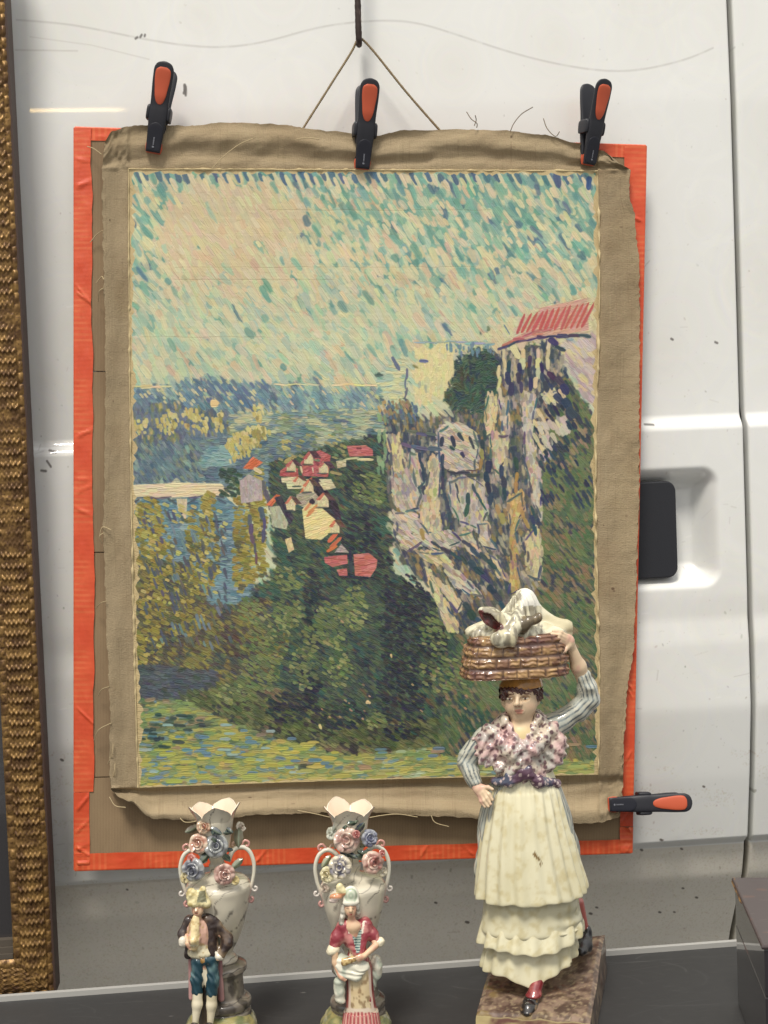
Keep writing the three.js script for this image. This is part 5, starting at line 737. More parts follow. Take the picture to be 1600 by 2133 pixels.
    part('shawl', nets(f, W(966, 1660, -70), W(1200, 1470, 80), 0.0013, (x, y, z, nx, ny, nz) => {
      const c = cell(x * 250, y * 250, z * 250), d = cell(x * 135 + 9, y * 135, z * 135); let o = mix3(C3(212, 198, 178), C3(206, 172, 166), smooth(0.4, 0.65, fbm(x * 50, y * 50, z * 50, 2)));
      o = mix3(o, C3(176, 176, 168), 0.7 * smooth(0.5, 0.65, fbm(x * 80 + 3, y * 80, z * 80, 2)));
      if (d[1] > 0.3) o = mix3(o, C3(92, 58, 68), 0.92 * (1 - smooth(0.3, 0.42, d[0]))); if (c[1] > 0.5) o = mix3(o, C3(126, 84, 88), 0.85 * (1 - smooth(0.3, 0.45, c[0]))); return o;
    }), GLAZE, t);
    const sash = join(0.005, K([1030, 1626, 24], [1062, 1630, 42], 8, 10), K([1062, 1630, 42], [1102, 1612, 50], 9, 8), K([1092, 1608, 50], [1122, 1628, 42], 9, 12), K([1122, 1628, 42], [1160, 1632, 16], 13, 9), H(1090, 1604, 48, 13, 8, 7), K([1104, 1596, 46], [1060, 1616, 44], 7, 8));
    part('sash', nets((x, y, z) => sash(x, y, z) + 0.003 * (fbm(x * 150, y * 150, z * 150, 3) - 0.5), W(1005, 1660, -5), W(1182, 1585, 80), 0.0013, (x, y, z) => { const c = cell(x * 150, y * 150, z * 150); return c[0] < 0.33 ? C3(196, 176, 172) : mix3(C3(92, 62, 80), C3(78, 84, 104), smooth(0.45, 0.6, fbm(x * 60, y * 60, z * 60, 2))); }), GLAZE, t);
  }
  // skin: head, neck, chest, forearms and hands in one mesh
  const skin = C3(222, 196, 162), rosy = C3(216, 172, 150);
  {
    const E = (px, py, dz, rx, ry, rz) => ellS(W(px, py, dz), rx * s, ry * s, rz * s), K = (a, b, r, q) => capS(W(...a), W(...b), r * s, (q ?? r) * s);
    const skull = join(0.010, E(1085, 1448, 4, 33.5, 40, 38), E(1083, 1470, 14, 25.5, 30, 28)), fleshy = join(0.006, E(1063, 1471, 27, 11, 12, 10), E(1102, 1471, 25, 12, 13, 11), E(1081, 1492, 27, 10, 7, 9), K([1064, 1443, 38], [1102, 1442, 36], 6, 6));
    const nose = join(0.003, K([1078, 1448, 43], [1077, 1466, 52], 3.6, 4.8), E(1073, 1468, 48, 4, 3.4, 4.4), E(1083, 1468, 47, 4, 3.4, 4.4));
    const lips = join(0.002, K([1074, 1480, 42], [1090, 1480, 41], 2.6, 2.4), K([1077, 1484.5, 42], [1087, 1484.5, 42], 3, 3));
    const eyeL = E(1062, 1455, 39, 6.5, 4, 5), eyeR = E(1094, 1454.5, 37, 7, 4, 5), soL = E(1062, 1455, 45, 9, 6, 6), soR = E(1094, 1454.5, 43, 10, 6, 6);
    const neck = join(0.012, K([1088, 1488, -2], [1087, 1520, 2], 23, 26), E(1086, 1536, 14, 38, 34, 30), E(1049, 1460, -2, 4, 9, 6), E(1121, 1458, -4, 4, 9, 6));
    const head = (x, y, z) => { let d = sminf(skull(x, y, z), fleshy(x, y, z), 0.007); d = Math.max(d, -sminf(soL(x, y, z), soR(x, y, z), 0.001) + 0.0004); d = sminf(d, nose(x, y, z), 0.003); d = sminf(d, lips(x, y, z), 0.002); d = sminf(d, Math.min(eyeL(x, y, z), eyeR(x, y, z)), 0.0012); return sminf(d, neck(x, y, z), 0.008); };
    const headCol = (x, y, z) => {
      const [a, b] = inv(x, y, z); let o = mix3(skin, C3(200, 172, 142), 0.6 * smooth(0.4, 0.7, fbm(x * 70, y * 70, z * 70, 2)));
      if (b > 1502) o = mix3(o, C3(226, 206, 150), 0.8 * smooth(1502, 1530, b));
      if (z < zW + 10 * s) return o;
      const el = (cx, cy, rx, ry) => Math.hypot((a - cx) / rx, (b - cy) / ry);
      o = mix3(o, C3(216, 162, 136), 0.35 * Math.max(0, 1 - Math.min(el(1058, 1471, 13, 10), el(1106, 1471, 15, 10))));
      for (const [cx, cy, rx] of [[1061.5, 1455.5, 7], [1094, 1455, 7.6]]) { if (el(cx, cy, rx, 3.1) < 1) o = C3(226, 214, 190); if (el(cx + 0.4, cy + 0.2, 2.7, 2.8) < 1) o = C3(66, 46, 34); if (el(cx, cy - 2.9, rx, 1.1) < 1) o = C3(126, 92, 72); }
      if (Math.abs(b - (1446.6 - 0.12 * Math.abs(a - 1060))) < 1.5 && a > 1051 && a < 1070) o = C3(120, 84, 62); if (Math.abs(b - (1444.8 - 0.006 * (a - 1094) ** 2 * -1)) < 1.6 && a > 1083 && a < 1106) o = C3(112, 78, 58);
      if (el(1082, 1480, 10, 2.6) < 1 || el(1082, 1484.4, 7, 3) < 1) o = C3(198, 138, 116); if (Math.abs(b - 1481.8) < 0.8 && Math.abs(a - 1082) < 9) o = C3(150, 96, 78);
      if (el(1074.6, 1471.5, 1.6, 1.2) < 1 || el(1081.6, 1471.5, 1.6, 1.2) < 1) o = C3(158, 104, 82); return o;
    };
    const handCol = (x, y, z) => mix3(skin, rosy, smooth(0.35, 0.65, fbm(x * 90, y * 90, z * 90, 2)));
    // raised forearm, hand laid over the basket corner
    const arm = join(0.006, K([1219, 1425, 0], [1205, 1388, 4], 15, 14.5), K([1205, 1388, 8], [1190, 1350, 20], 14.5, 10.5), E(1183, 1336, 29, 14, 15, 10));
    const fing = join(0.0015, K([1182, 1326, 34], [1168, 1317, 40], 4.6, 4.2), K([1168, 1317, 40], [1153, 1315, 42], 4.2, 3.2), K([1180, 1330, 36], [1165, 1323, 43], 4.6, 4.2), K([1165, 1323, 43], [1149, 1321, 45], 4.2, 3.2), K([1178, 1335, 36], [1163, 1329, 44], 4.4, 4), K([1163, 1329, 44], [1150, 1328, 46], 4, 3), K([1177, 1340, 35], [1165, 1336, 42], 4, 3.6), K([1165, 1336, 42], [1156, 1335, 44], 3.6, 2.8), K([1184, 1346, 34], [1176, 1356, 40], 5, 4.2), K([1176, 1356, 40], [1168, 1362, 42], 4.2, 3.2));
    const arm2 = join(0.005, K([989, 1628, 16], [994, 1640, 20], 11.5, 10.5), E(1003, 1648, 26, 13, 12, 8));
    const fing2 = join(0.0014, K([1010, 1646, 30], [1019, 1655, 36], 4.4, 4.1), K([1019, 1655, 36], [1026, 1666, 40], 4.1, 3), K([1007, 1651, 32], [1014, 1663, 37], 4.5, 4.1), K([1014, 1663, 37], [1022, 1675, 41], 4.1, 3), K([1002, 1655, 31], [1008, 1668, 36], 4.3, 4), K([1008, 1668, 36], [1017, 1680, 40], 4, 2.9), K([998, 1656, 28], [1002, 1669, 33], 3.9, 3.5), K([1002, 1669, 33], [1010, 1681, 37], 3.5, 2.6), K([1008, 1640, 28], [1017, 1640, 34], 4.8, 4.2), K([1017, 1640, 34], [1026, 1644, 38], 4.2, 3.2));
    // under the sleeves and the shawl the limbs join the trunk
    const inner = join(0.006, K([1086, 1536, 4], [1086, 1610, 0], 26, 30), K([1060, 1530, 0], [1010, 1545, -2], 14, 12), K([1010, 1545, -2], [972, 1588, -4], 12, 11), K([972, 1588, -4], [989, 1628, 16], 11, 9), K([1110, 1525, 0], [1155, 1508, -5], 14, 13), K([1155, 1508, -5], [1228, 1455, -6], 13, 12), K([1228, 1455, -6], [1219, 1425, 0], 12, 11));
    const near = (c, R) => (x, y, z) => Math.hypot(x - c.x, y - c.y, z - c.z) - R, bh = near(W(1085, 1482, 6), 0.058), b2 = near(W(1188, 1366, 16), 0.052), b3 = near(W(1003, 1654, 26), 0.026);
    const all = (x, y, z) => { let d = inner(x, y, z), q = bh(x, y, z); d = q < 0.004 ? sminf(d, head(x, y, z), 0.004) : Math.min(d, q); q = b2(x, y, z); d = q < 0.004 ? sminf(d, sminf(arm(x, y, z), fing(x, y, z), 0.003), 0.003) : Math.min(d, q); q = b3(x, y, z); return q < 0.004 ? sminf(d, sminf(arm2(x, y, z), fing2(x, y, z), 0.0026), 0.003) : Math.min(d, q); };
    part('body', netsB(all, [962, 1700, -46], [1246, 1300, 68], 0.00092, (x, y, z) => (Math.hypot(x - W(1085, 1480).x, y - W(1085, 1480).y) < 0.046 ? headCol(x, y, z) : handCol(x, y, z))), BISQUE, t);
  }
  // hair and cap
  {
    const cs = []; const R = rngOf(4); for (let i = 0; i < 26; i++) { const a = lerp(-1.5, 1.5, i / 25); const px = 1085 + 38 * Math.sin(a) + (R() - 0.5) * 4, dz = 4 + 37 * Math.cos(a), drop = Math.abs(a) > 1 ? 16 : Math.abs(a) > 0.7 ? 7 : 0; cs.push(ellS(W(px, 1435 + R() * 5 + drop * R(), dz), (6 + R() * 3) * s, (5 + R() * 3) * s, 6 * s)); if (Math.abs(a) > 0.95) for (let k = 0; k < 3; k++) cs.push(ellS(W(px + (a > 0 ? 2 : -2), 1436 + k * 7 + R() * 3, dz - 4), 6.5 * s, 6 * s, 7 * s)); }
    const back = ellS(W(1085, 1450, -10), 40 * s, 26 * s, 32 * s), f = join(0.002, ...cs, back);
    part('hair', nets((x, y, z) => f(x, y, z) + 0.0009 * Math.sin(x * 1300 + y * 700 + 6 * noise(x * 200, y * 200, z * 200)), W(1030, 1485, -50), W(1140, 1412, 60), 0.0011, (x, y, z) => mix3(C3(78, 46, 42), C3(124, 82, 72), smooth(0.5, 0.75, fbm(x * 260, y * 260, z * 260, 2)))), GLAZE, t);
    part('cap', loft(rows([[1428, 1040, 1130, 46], [1424, 1041, 1129, 46], [1417, 1045, 1127, 44], [1406, 1050, 1123, 40], [1396, 1054, 1120, 36]]), 60, { shape: (th, u) => 1 + 0.02 * Math.sin(5 * th + 2), color: (th, u, x, y, z) => mix3(C3(160, 112, 44), C3(196, 138, 60), smooth(0.4, 0.65, fbm(x * 80, y * 80, z * 80, 3))) }), GLAZE, t);
  }
  // basket: stakes and weave pressed in relief
  {
    const bk = [[1405, 972, 1172, 58], [1402, 963, 1181, 66], [1390, 963, 1180, 66], [1378, 965, 1179, 65], [1366, 967, 1178, 64], [1354, 969, 1177, 62], [1342, 972, 1175, 60], [1330, 976, 1172, 58], [1319, 981, 1168, 55], [1316, 992, 1158, 46]];
    const weave = (th, u) => {
      const r = (u - 0.07) * 4.6, row = Math.floor(r), fr = r - row, c = th * (3.7 + 0.5 * hash3(row, 4, 1)) + (row % 2) * 0.5 + 0.4 * hash3(row, 1, 2) + 0.12 * Math.sin(th * 9 + row * 2), k = c - Math.floor(c), wide = hash3(Math.floor(c), row, 7) > 0.6;
      const edge = Math.min(fr, 1 - fr) * 3.2, e2 = Math.min(k, 1 - k) * 7; if (u < 0.12 || u > 0.93) return 0.6 + 0.35 * Math.sin(u * 90 + 3 * noise(th * 5, u * 30));
      return smooth(0, 1, Math.min(edge, e2)) * (0.62 + (wide ? 0.15 : 0) + 0.3 * Math.sin(fr * 17 + 4 * noise(c * 3, row)) * noise(c * 5, row * 3));
    };
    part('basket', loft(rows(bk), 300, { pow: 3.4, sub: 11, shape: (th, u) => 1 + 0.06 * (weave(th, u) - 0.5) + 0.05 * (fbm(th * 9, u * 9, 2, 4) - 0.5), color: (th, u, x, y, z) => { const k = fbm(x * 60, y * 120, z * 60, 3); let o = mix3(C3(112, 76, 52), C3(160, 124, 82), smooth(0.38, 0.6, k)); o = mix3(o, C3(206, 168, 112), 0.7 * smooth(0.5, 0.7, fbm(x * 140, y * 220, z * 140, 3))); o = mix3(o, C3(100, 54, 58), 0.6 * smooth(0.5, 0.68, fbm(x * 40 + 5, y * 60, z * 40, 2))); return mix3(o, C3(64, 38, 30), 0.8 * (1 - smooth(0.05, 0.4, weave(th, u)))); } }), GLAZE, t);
    const E = (px, py, dz, rx, ry, rz) => ellS(W(px, py, dz), rx * s, ry * s, rz * s), K = (a, b, r, q) => capS(W(...a), W(...b), r * s, (q ?? r) * s);
    const heap = join(0.016, K([1093, 1241, 0], [1092, 1262, 0], 7.5, 12), K([1096, 1254, 0], [1160, 1306, -8], 13, 12), K([1090, 1254, 0], [1024, 1312, -6], 13, 16), K([1092, 1262, 4], [1092, 1312, 26], 12, 20), E(1080, 1322, 0, 88, 17, 50), E(1140, 1320, -12, 34, 12, 32), E(1010, 1318, -6, 36, 14, 36));
    const knot = join(0.006, E(1180, 1304, -10, 9, 10, 12), E(1188, 1316, -12, 6, 14, 10), K([1158, 1302, -8], [1180, 1302, -8], 9, 7));
    const tail = join(0.008, K([1088, 1256, 18], [1074, 1296, 44], 10, 15), K([1074, 1296, 44], [1056, 1326, 62], 15, 19), K([1074, 1296, 44], [1036, 1330, 62], 12, 12), K([1036, 1332, 64], [1066, 1336, 66], 12, 9));
    const flapL = join(0.008, K([1052, 1300, 40], [1022, 1284, 44], 22, 16), K([1022, 1284, 44], [1002, 1272, 46], 14, 8)), hollow = join(0.004, K([1040, 1312, 58], [1014, 1290, 58], 11, 9), K([1014, 1290, 58], [1000, 1276, 56], 9, 4));
    const flapR = K([1084, 1304, 54], [1122, 1286, 56], 15, 8.5);
    const f = (x, y, z) => {
      let d = sminf(heap(x, y, z), knot(x, y, z), 0.006); d = sminf(d, tail(x, y, z), 0.004); let l = Math.max(flapL(x, y, z), -hollow(x, y, z)); d = sminf(d, l, 0.003); d = sminf(d, flapR(x, y, z), 0.002);
      const ang = Math.atan2(x - t.position.x + 0.008, z - zW), y0 = W(1094, 1240).y; return d + 0.0009 * Math.sin(ang * 17 + (y0 - y) * 20 + 2.5 * noise(x * 60, y * 60, z * 60)) + 0.0012 * (fbm(x * 110, y * 110, z * 110, 2) - 0.5);
    };
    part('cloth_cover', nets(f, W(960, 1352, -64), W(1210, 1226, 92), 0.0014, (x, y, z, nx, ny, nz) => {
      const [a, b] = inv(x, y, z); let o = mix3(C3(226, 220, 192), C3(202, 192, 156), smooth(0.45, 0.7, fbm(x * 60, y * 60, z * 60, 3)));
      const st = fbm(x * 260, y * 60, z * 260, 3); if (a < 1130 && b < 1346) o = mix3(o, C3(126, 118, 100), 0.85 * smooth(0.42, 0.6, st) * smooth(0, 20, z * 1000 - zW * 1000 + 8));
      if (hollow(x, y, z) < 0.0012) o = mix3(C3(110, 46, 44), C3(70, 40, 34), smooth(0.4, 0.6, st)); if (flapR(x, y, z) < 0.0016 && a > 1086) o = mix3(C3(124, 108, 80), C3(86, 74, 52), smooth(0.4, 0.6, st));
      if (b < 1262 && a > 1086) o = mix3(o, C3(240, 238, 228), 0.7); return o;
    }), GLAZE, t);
  }
}

// ───────────────────────── two porcelain vases with flowers and a figure each
{
  const marble = (dark, x, y, z) => {                                     // glaze veined like marble
    const w = fbm(x * 38, y * 38, z * 38, 3) * 2.2, k = Math.abs(Math.sin((x * 0.9 - y * 0.8 + z * 0.5) * 210 + w * 3.4)), v = 1 - smooth(0.03, 0.2, k), on = smooth(0.34, 0.46, fbm(x * 30 + 4, y * 30, z * 30, 3));
    let o = dark ? mix3(C3(142, 134, 120), C3(104, 96, 86), smooth(0.35, 0.65, fbm(x * 55, y * 55, z * 55, 3))) : mix3(C3(224, 216, 194), C3(200, 193, 174), smooth(0.4, 0.7, fbm(x * 40, y * 40, z * 40, 3)));
    o = mix3(o, dark ? C3(44, 38, 34) : C3(80, 72, 64), v * on * 0.85); return dark ? mix3(o, C3(40, 34, 30), 0.7 * smooth(0.58, 0.68, fbm(x * 90, y * 70, z * 90, 3))) : o;
  };
  const vase = (name, label, cx, ref, draw) => {
    const zV = atY(cx, 2114, YT + 0.03).z, s = pxSize(zV, cx, 1950), W = (px, py, dz = 0) => at(px, py, zV + dz * s), ax = W(cx, 2075).x;
    const t = thing(name, label, 'vase', V(ax, YT, zV), 'porcelain vases with figures');
    const ring = (py, r) => ({ c: V(ax, W(cx, py).y, zV), rx: r * s, rz: r * s });
    const netsB = (f, a, b, h, c) => { const lo = V(9, 9, 9), hi = V(-9, -9, -9); for (const x of [a[0], b[0]]) for (const y of [a[1], b[1]]) for (const z of [a[2], b[2]]) { const p = W(x, y, z); lo.min(p); hi.max(p); } return nets(f, lo, hi, h, c); };
    const inv = (x, y, z) => { const q = V(x, y, z).project(camera); return [800 + q.x * 800, 1066.5 - q.y * 1066.5]; };
    const E = (px, py, dz, rx, ry, rz) => ellS(W(px, py, dz), rx * s, ry * s, rz * s), K = (a, b, r, q) => capS(W(...a), W(...b), r * s, (q ?? r) * s);
    part('urn', loft([[2002, 30], [1998, 34], [1991, 31], [1984, 24], [1976, 26], [1958, 37], [1930, 49], [1890, 61], [1856, 67], [1845, 68], [1839, 66], [1831, 58], [1824, 36], [1817, 19], [1811, 16], [1806, 18], [1800, 18], [1795, 15], [1786, 17], [1765, 27], [1740, 33], [1712, 38], [1704, 39]].map((r) => ring(...r)), 170, { color: (th, u, x, y, z) => marble(false, x, y, z), sub: 9, shape: (th) => 1 + 0.01 * Math.cos(6 * th) }), GLAZE, t);
    part('pedestal', loft([[2130, 58], [2104, 57], [2097, 53], [2092, 57], [2084, 58], [2078, 56], [2074, 50], [2068, 44], [2034, 43], [2028, 44], [2022, 47], [2017, 52], [2010, 52], [2005, 48], [2001, 36]].map((r) => ring(...r)), 150, { color: (th, u, x, y, z) => marble(true, x, y, z), sub: 8 }), GLAZE, t);
    part('mound', loft([[2150, 92], [2136, 90], [2118, 82], [2106, 70], [2099, 54]].map(([p, r]) => ({ c: V(ax - 8 * s, p === 2150 ? YT : W(cx, p).y, zV + 10 * s), rx: r * s * 0.84, rz: r * s * 0.9 })), 90, { pow: 2.6, shape: (th, u) => 1 + 0.12 * (fbm(th * 4, u * 5, 3, 3) - 0.5), drop: (th, u) => 0.006 * (fbm(th * 6, u * 7, 8, 3) - 0.5) * Math.sin(Math.PI * u), color: (th, u, x, y, z) => mix3(mix3(C3(112, 118, 80), C3(156, 148, 96), smooth(0.4, 0.6, fbm(x * 90, y * 90, z * 90, 3))), C3(186, 182, 156), 0.7 * smooth(0.5, 0.66, fbm(x * 60, y * 100, z * 60, 3))), sub: 7 }), GLAZE, t);
    // lobed lip, pink inside
    const rimH = (th) => { const k = ((th * 5 / (2 * Math.PI) + ref.ph) % 1 + 1) % 1, i = Math.floor(th * 5 / (2 * Math.PI) + ref.ph + 50) % 5, pk = 0.4 + 0.2 * hash3(i, ref.seed, 1); return 9 + (13 + 11 * hash3(i, ref.seed, 2)) * (k < pk ? Math.pow(k / pk, 0.6) : Math.pow((1 - k) / (1 - pk), 0.55)) + 1.5 * noise(th * 14, ref.seed); };
    const lip = (inner) => gridGeo(150, 14, (u, v) => {
      const th = u * 2 * Math.PI, hgt = (6 + rimH(th)) * v, r = (38 + 11 * v + 5 * v * v * rimH(th) / 26 - (inner ? 2.4 : 0)) * s;
      return V(ax + Math.sin(th) * r, W(cx, 1707).y + hgt * s, zV + Math.cos(th) * r);
    }, null, (u, v, p) => inner ? mix3(C3(228, 196, 168), C3(232, 214, 190), fbm(p.x * 60, p.y * 60, p.z * 60, 2)) : marble(false, p.x, p.y, p.z), inner);
    const cross = gridGeo(150, 1, (u, v) => { const th = u * 2 * Math.PI, hgt = 6 + rimH(th), r = (49 + 5 * rimH(th) / 26 - (v ? 2.4 : 0)) * s; return V(ax + Math.sin(th) * r, W(cx, 1707).y + hgt * s + 0.0002, zV + Math.cos(th) * r); }, null, () => C3(232, 218, 196));
    part('lobed_lip', mergeGeometries([lip(false), lip(true), cross]), ceramic({ side: THREE.DoubleSide }), t);
    for (const m of [-1, 1]) {                                            // scrolled handles
      const Y = (py) => W(cx, py).y, P = (dx, py) => V(ax + m * dx * s, Y(py), zV + 6 * s), hc = (u, p) => mix3(C3(222, 218, 200), C3(190, 120, 116), smooth(0.62, 0.95, u) * 0.8);
      const g = [tube([P(24, 1792), P(34, 1772), P(50, 1764), P(66, 1772), P(76, 1796), P(75, 1824), P(68, 1850), P(62, 1868), P(63, 1878), P(69, 1880), P(71, 1873), P(67, 1870)], (u) => (5.2 - 2.2 * u) * s, { seg: 70, n: 10, color: hc }), tube([P(50, 1764), P(60, 1752), P(68, 1756), P(66, 1764), P(61, 1762)], 2.6 * s, { seg: 20, n: 8, color: () => C3(206, 150, 138) }), tube([P(46, 1764), P(40, 1754), P(33, 1757), P(35, 1763)], 2.4 * s, { seg: 16, n: 8, color: () => C3(214, 176, 150) }), tube([P(68, 1850), P(74, 1858), P(80, 1856), P(79, 1850), P(75, 1850)], 2.6 * s, { seg: 20, n: 8, color: () => C3(214, 206, 196) })];
      part('handle', mergeGeometries(g), GLAZE, t);
    }
    // blossoms: cupped petals in rounds
    const R = rngOf(ref.seed);
    const rose = (px, py, dz, r0, c1, c2, rounds = 3) => {
      const r = r0 * 0.98; c1 = mix3(c1, C3(150, 140, 124), 0.22); c2 = mix3(c2, C3(214, 206, 186), 0.3);
      const g = [], c = W(px, py, dz), n = V(c.x - ax, 0.012, c.z - zV + 0.03).normalize(), a = V(0, 1, 0).cross(n).normalize(), b = n.clone().cross(a);
      for (let k = 0; k < rounds; k++) {
        const m = 3 + k + (k > 1 ? 1 : 0), rr = r * s * (0.35 + 0.65 * k / Math.max(1, rounds - 1)), open = 0.25 + 0.75 * k / Math.max(1, rounds - 1);
        for (let i = 0; i < m; i++) {
          const th = (i / m + k * 0.19 + R() * 0.08) * 2 * Math.PI, wd = 1.5 / m * Math.PI, cv = 0.3 * R(), tilt = (R() - 0.5) * 1.3, wob = R() * 6;
          g.push(gridGeo(12, 8, (u, v) => { const al = th + (u - 0.5) * 2 * wd, edge = (1 - 0.35 * Math.pow(Math.abs(u - 0.5) * 2, 2.4)) * (0.86 + 0.24 * noise(u * 5 + wob, k, i)), L = v * edge, rad = rr * (0.25 + 0.75 * Math.sin(Math.min(1, L) * 1.5) * (0.6 + 0.4 * open)) , up = r * s * (0.55 * (1 - open * 0.75) * L + 0.14 * Math.sin(L * 3) - 0.3 * open * L * L - cv * L * open * 0.3 + (0.07 * Math.sin(u * 13 + wob) + 0.08 * Math.sin(u * 6 + wob * 2)) * L + tilt * L * (u - 0.5) + tilt * 0.3 * L); return c.clone().addScaledVector(a, Math.cos(al) * rad).addScaledVector(b, Math.sin(al) * rad).addScaledVector(n, up); }, null, (u, v, p) => mix3(c1, c2, clamp(smooth(0.15, 0.9, v) * 0.6 + 2.4 * (fbm(p.x * 190, p.y * 190, p.z * 190, 3) - 0.46)))));
        }
      }
      const core = new THREE.SphereGeometry(r * s * 0.5, 12, 8); core.translate(c.x - n.x * r * s * 0.25, c.y - n.y * r * s * 0.25, c.z - n.z * r * s * 0.25); const cc = []; for (let i = 0; i < core.attributes.position.count; i++) cc.push(...c1); core.setAttribute('color', new THREE.Float32BufferAttribute(cc, 3)); core.deleteAttribute('uv'); g.push(core);
      part('blossom', mergeGeometries(g), ceramic({ side: THREE.DoubleSide }), t);
    };
    const leaf = (px, py, dz, r, ang, col = C3(44, 66, 58)) => {
      const c = W(px, py, dz), ca = Math.cos(ang), sa = Math.sin(ang);
      part('leaf', gridGeo(8, 6, (u, v) => { const l = (u - 0.5) * 2 * r * s, w = (v - 0.5) * r * s * Math.sqrt(Math.max(0, Math.sin(Math.PI * clamp(u, 0.02, 0.98)))) * (1 + 0.15 * Math.sin(u * 26)); return c.clone().add(V(ca * l - sa * w, sa * l + ca * w, 4 * s * Math.cos(u * 3) - Math.abs(v - 0.5) * r * s * 0.5)); }, null, (u, v, p) => mix3(col, C3(120, 132, 108), 0.8 * (1 - smooth(0.02, 0.09, Math.abs(v - 0.5))) + 0.4 * smooth(0.5, 0.7, fbm(p.x * 300, p.y * 300, p.z * 300, 2)))), ceramic({ side: THREE.DoubleSide }), t);
    };
    draw({ t, W, E, K, netsB, inv, rose, leaf, s, zV, ax, ring });
  };
  const BLUE1 = C3(58, 70, 96), BLUE2 = C3(150, 160, 162), PINK1 = C3(170, 120, 110), PINK2 = C3(220, 194, 176), YEL1 = C3(206, 186, 120), YEL2 = C3(226, 216, 168), WHT1 = C3(190, 180, 160), WHT2 = C3(224, 218, 200);
  const skin = (x, y, z) => mix3(C3(222, 188, 152), C3(214, 162, 134), smooth(0.4, 0.65, fbm(x * 130, y * 130, z * 130, 2)));

  vase('figural_vase', 'left porcelain vase with a gentleman in teal breeches and dark coat', 466, { ph: 0.4, ph2: 1.2, seed: 21 }, ({ t, W, E, K, netsB, inv, rose, leaf, s, zV }) => {
    leaf(426, 1788, 38, 16, 0.7); leaf(470, 1786, 40, 14, -0.9); leaf(400, 1728, 20, 15, 0.3, C3(86, 76, 58)); leaf(447, 1726, 40, 13, 1.2, C3(40, 62, 62)); leaf(497, 1745, 10, 20, 1.5, C3(110, 104, 84)); leaf(494, 1800, 34, 15, 0.6, C3(120, 124, 100));
    rose(450, 1762, 40, 26, BLUE1, BLUE2, 3); rose(413, 1758, 34, 22, C3(190, 130, 108), C3(232, 208, 180), 3); rose(424, 1722, 36, 16, C3(176, 110, 84), C3(222, 200, 160), 3); rose(402, 1812, 52, 25, BLUE1, C3(140, 148, 156), 3); rose(468, 1822, 66, 23, PINK1, C3(214, 176, 162), 3); rose(490, 1834, 60, 10, YEL1, YEL2, 2); rose(385, 1828, 44, 13, C3(196, 180, 126), YEL2, 2); rose(502, 1722, -4, 12, C3(178, 160, 142), WHT2, 2); rose(398, 1788, 44, 10, C3(168, 60, 54), C3(190, 110, 100), 2);
    for (let i = 0; i < 9; i++) leaf(418 + 62 * hash3(i, 1, 7), 1728 + 82 * hash3(i, 2, 7), 26 + 20 * hash3(i, 3, 7), 9 + 6 * hash3(i, 4, 7), 6.3 * hash3(i, 5, 7), [C3(38, 54, 62), C3(52, 66, 60), C3(96, 90, 66)][i % 3]);
    // gentleman
    const head = join(0.003, E(412, 1893, 70, 12.5, 15, 12), E(412, 1901, 75, 8, 8, 8), K([409, 1893, 82], [408, 1898, 85], 2, 2.6), K([412, 1905, 68], [411, 1914, 68], 7, 8)), hands = join(0.002, E(394, 1966, 88, 8, 6, 5), K([396, 1964, 91], [404, 1962, 93], 2.4, 2), K([397, 1968, 91], [405, 1966, 93], 2.4, 2), K([396, 1971, 90], [403, 1971, 92], 2.3, 1.9), K([392, 1972, 88], [396, 1978, 90], 2.6, 2), E(455, 1997, 74, 6, 5, 5));
    const legs = join(0.003, K([412, 2066, 74], [411, 2092, 76], 10.5, 10.5), K([411, 2092, 76], [407, 2128, 80], 10.5, 6.5), K([441, 2068, 72], [441, 2094, 74], 11, 10.5), K([441, 2094, 74], [438, 2130, 78], 10.5, 6.5));
    const trunk = join(0.004, K([411, 1912, 68], [420, 1990, 64], 8, 12), K([420, 1990, 64], [412, 2066, 74], 10, 9), K([420, 1990, 64], [441, 2068, 72], 10, 9), K([411, 1922, 62], [382, 1940, 64], 6, 6), K([382, 1940, 64], [392, 1966, 86], 6, 5), K([420, 1920, 58], [472, 1954, 57], 7, 7), K([472, 1954, 57], [455, 1997, 74], 7, 4));
    const man = (x, y, z) => Math.min(sminf(head(x, y, z), trunk(x, y, z), 0.002), hands(x, y, z), legs(x, y, z));
    part('figure_body', netsB(man, [368, 2145, 46], [486, 1872, 100], 0.0008, (x, y, z) => { const [a, b] = inv(x, y, z), el = (cx, cy, rx, ry) => Math.hypot((a - cx) / rx, (b - cy) / ry); if (b > 2020) return mix3(C3(226, 216, 188), C3(206, 194, 162), smooth(0.45, 0.7, fbm(x * 90, y * 90, z * 90, 2))); if (el(405, 1891, 2.4, 1.2) < 1 || el(415, 1891, 2.6, 1.2) < 1) return C3(84, 56, 44); if (el(409, 1903, 4, 1.2) < 1) return C3(180, 92, 80); return skin(x, y, z); }), GLAZE, t);
    for (const x of [404, 435]) part('shoe', netsB(E(x, 2138, 91, 9, 7, 14), [x - 16, 2155, 70], [x + 16, 2122, 112], 0.0009, () => C3(40, 34, 32)), GLAZE, t);
    const hat = join(0.004, E(402, 1868, 70, 13, 15, 12), K([396, 1883, 78], [432, 1882, 76], 5.5, 5), K([404, 1880, 76], [422, 1853, 72], 9, 5), K([422, 1853, 72], [433, 1880, 74], 5, 5), E(416, 1872, 70, 15, 14, 12), E(430, 1886, 70, 9, 6, 8), E(398, 1862, 74, 9, 12, 8));
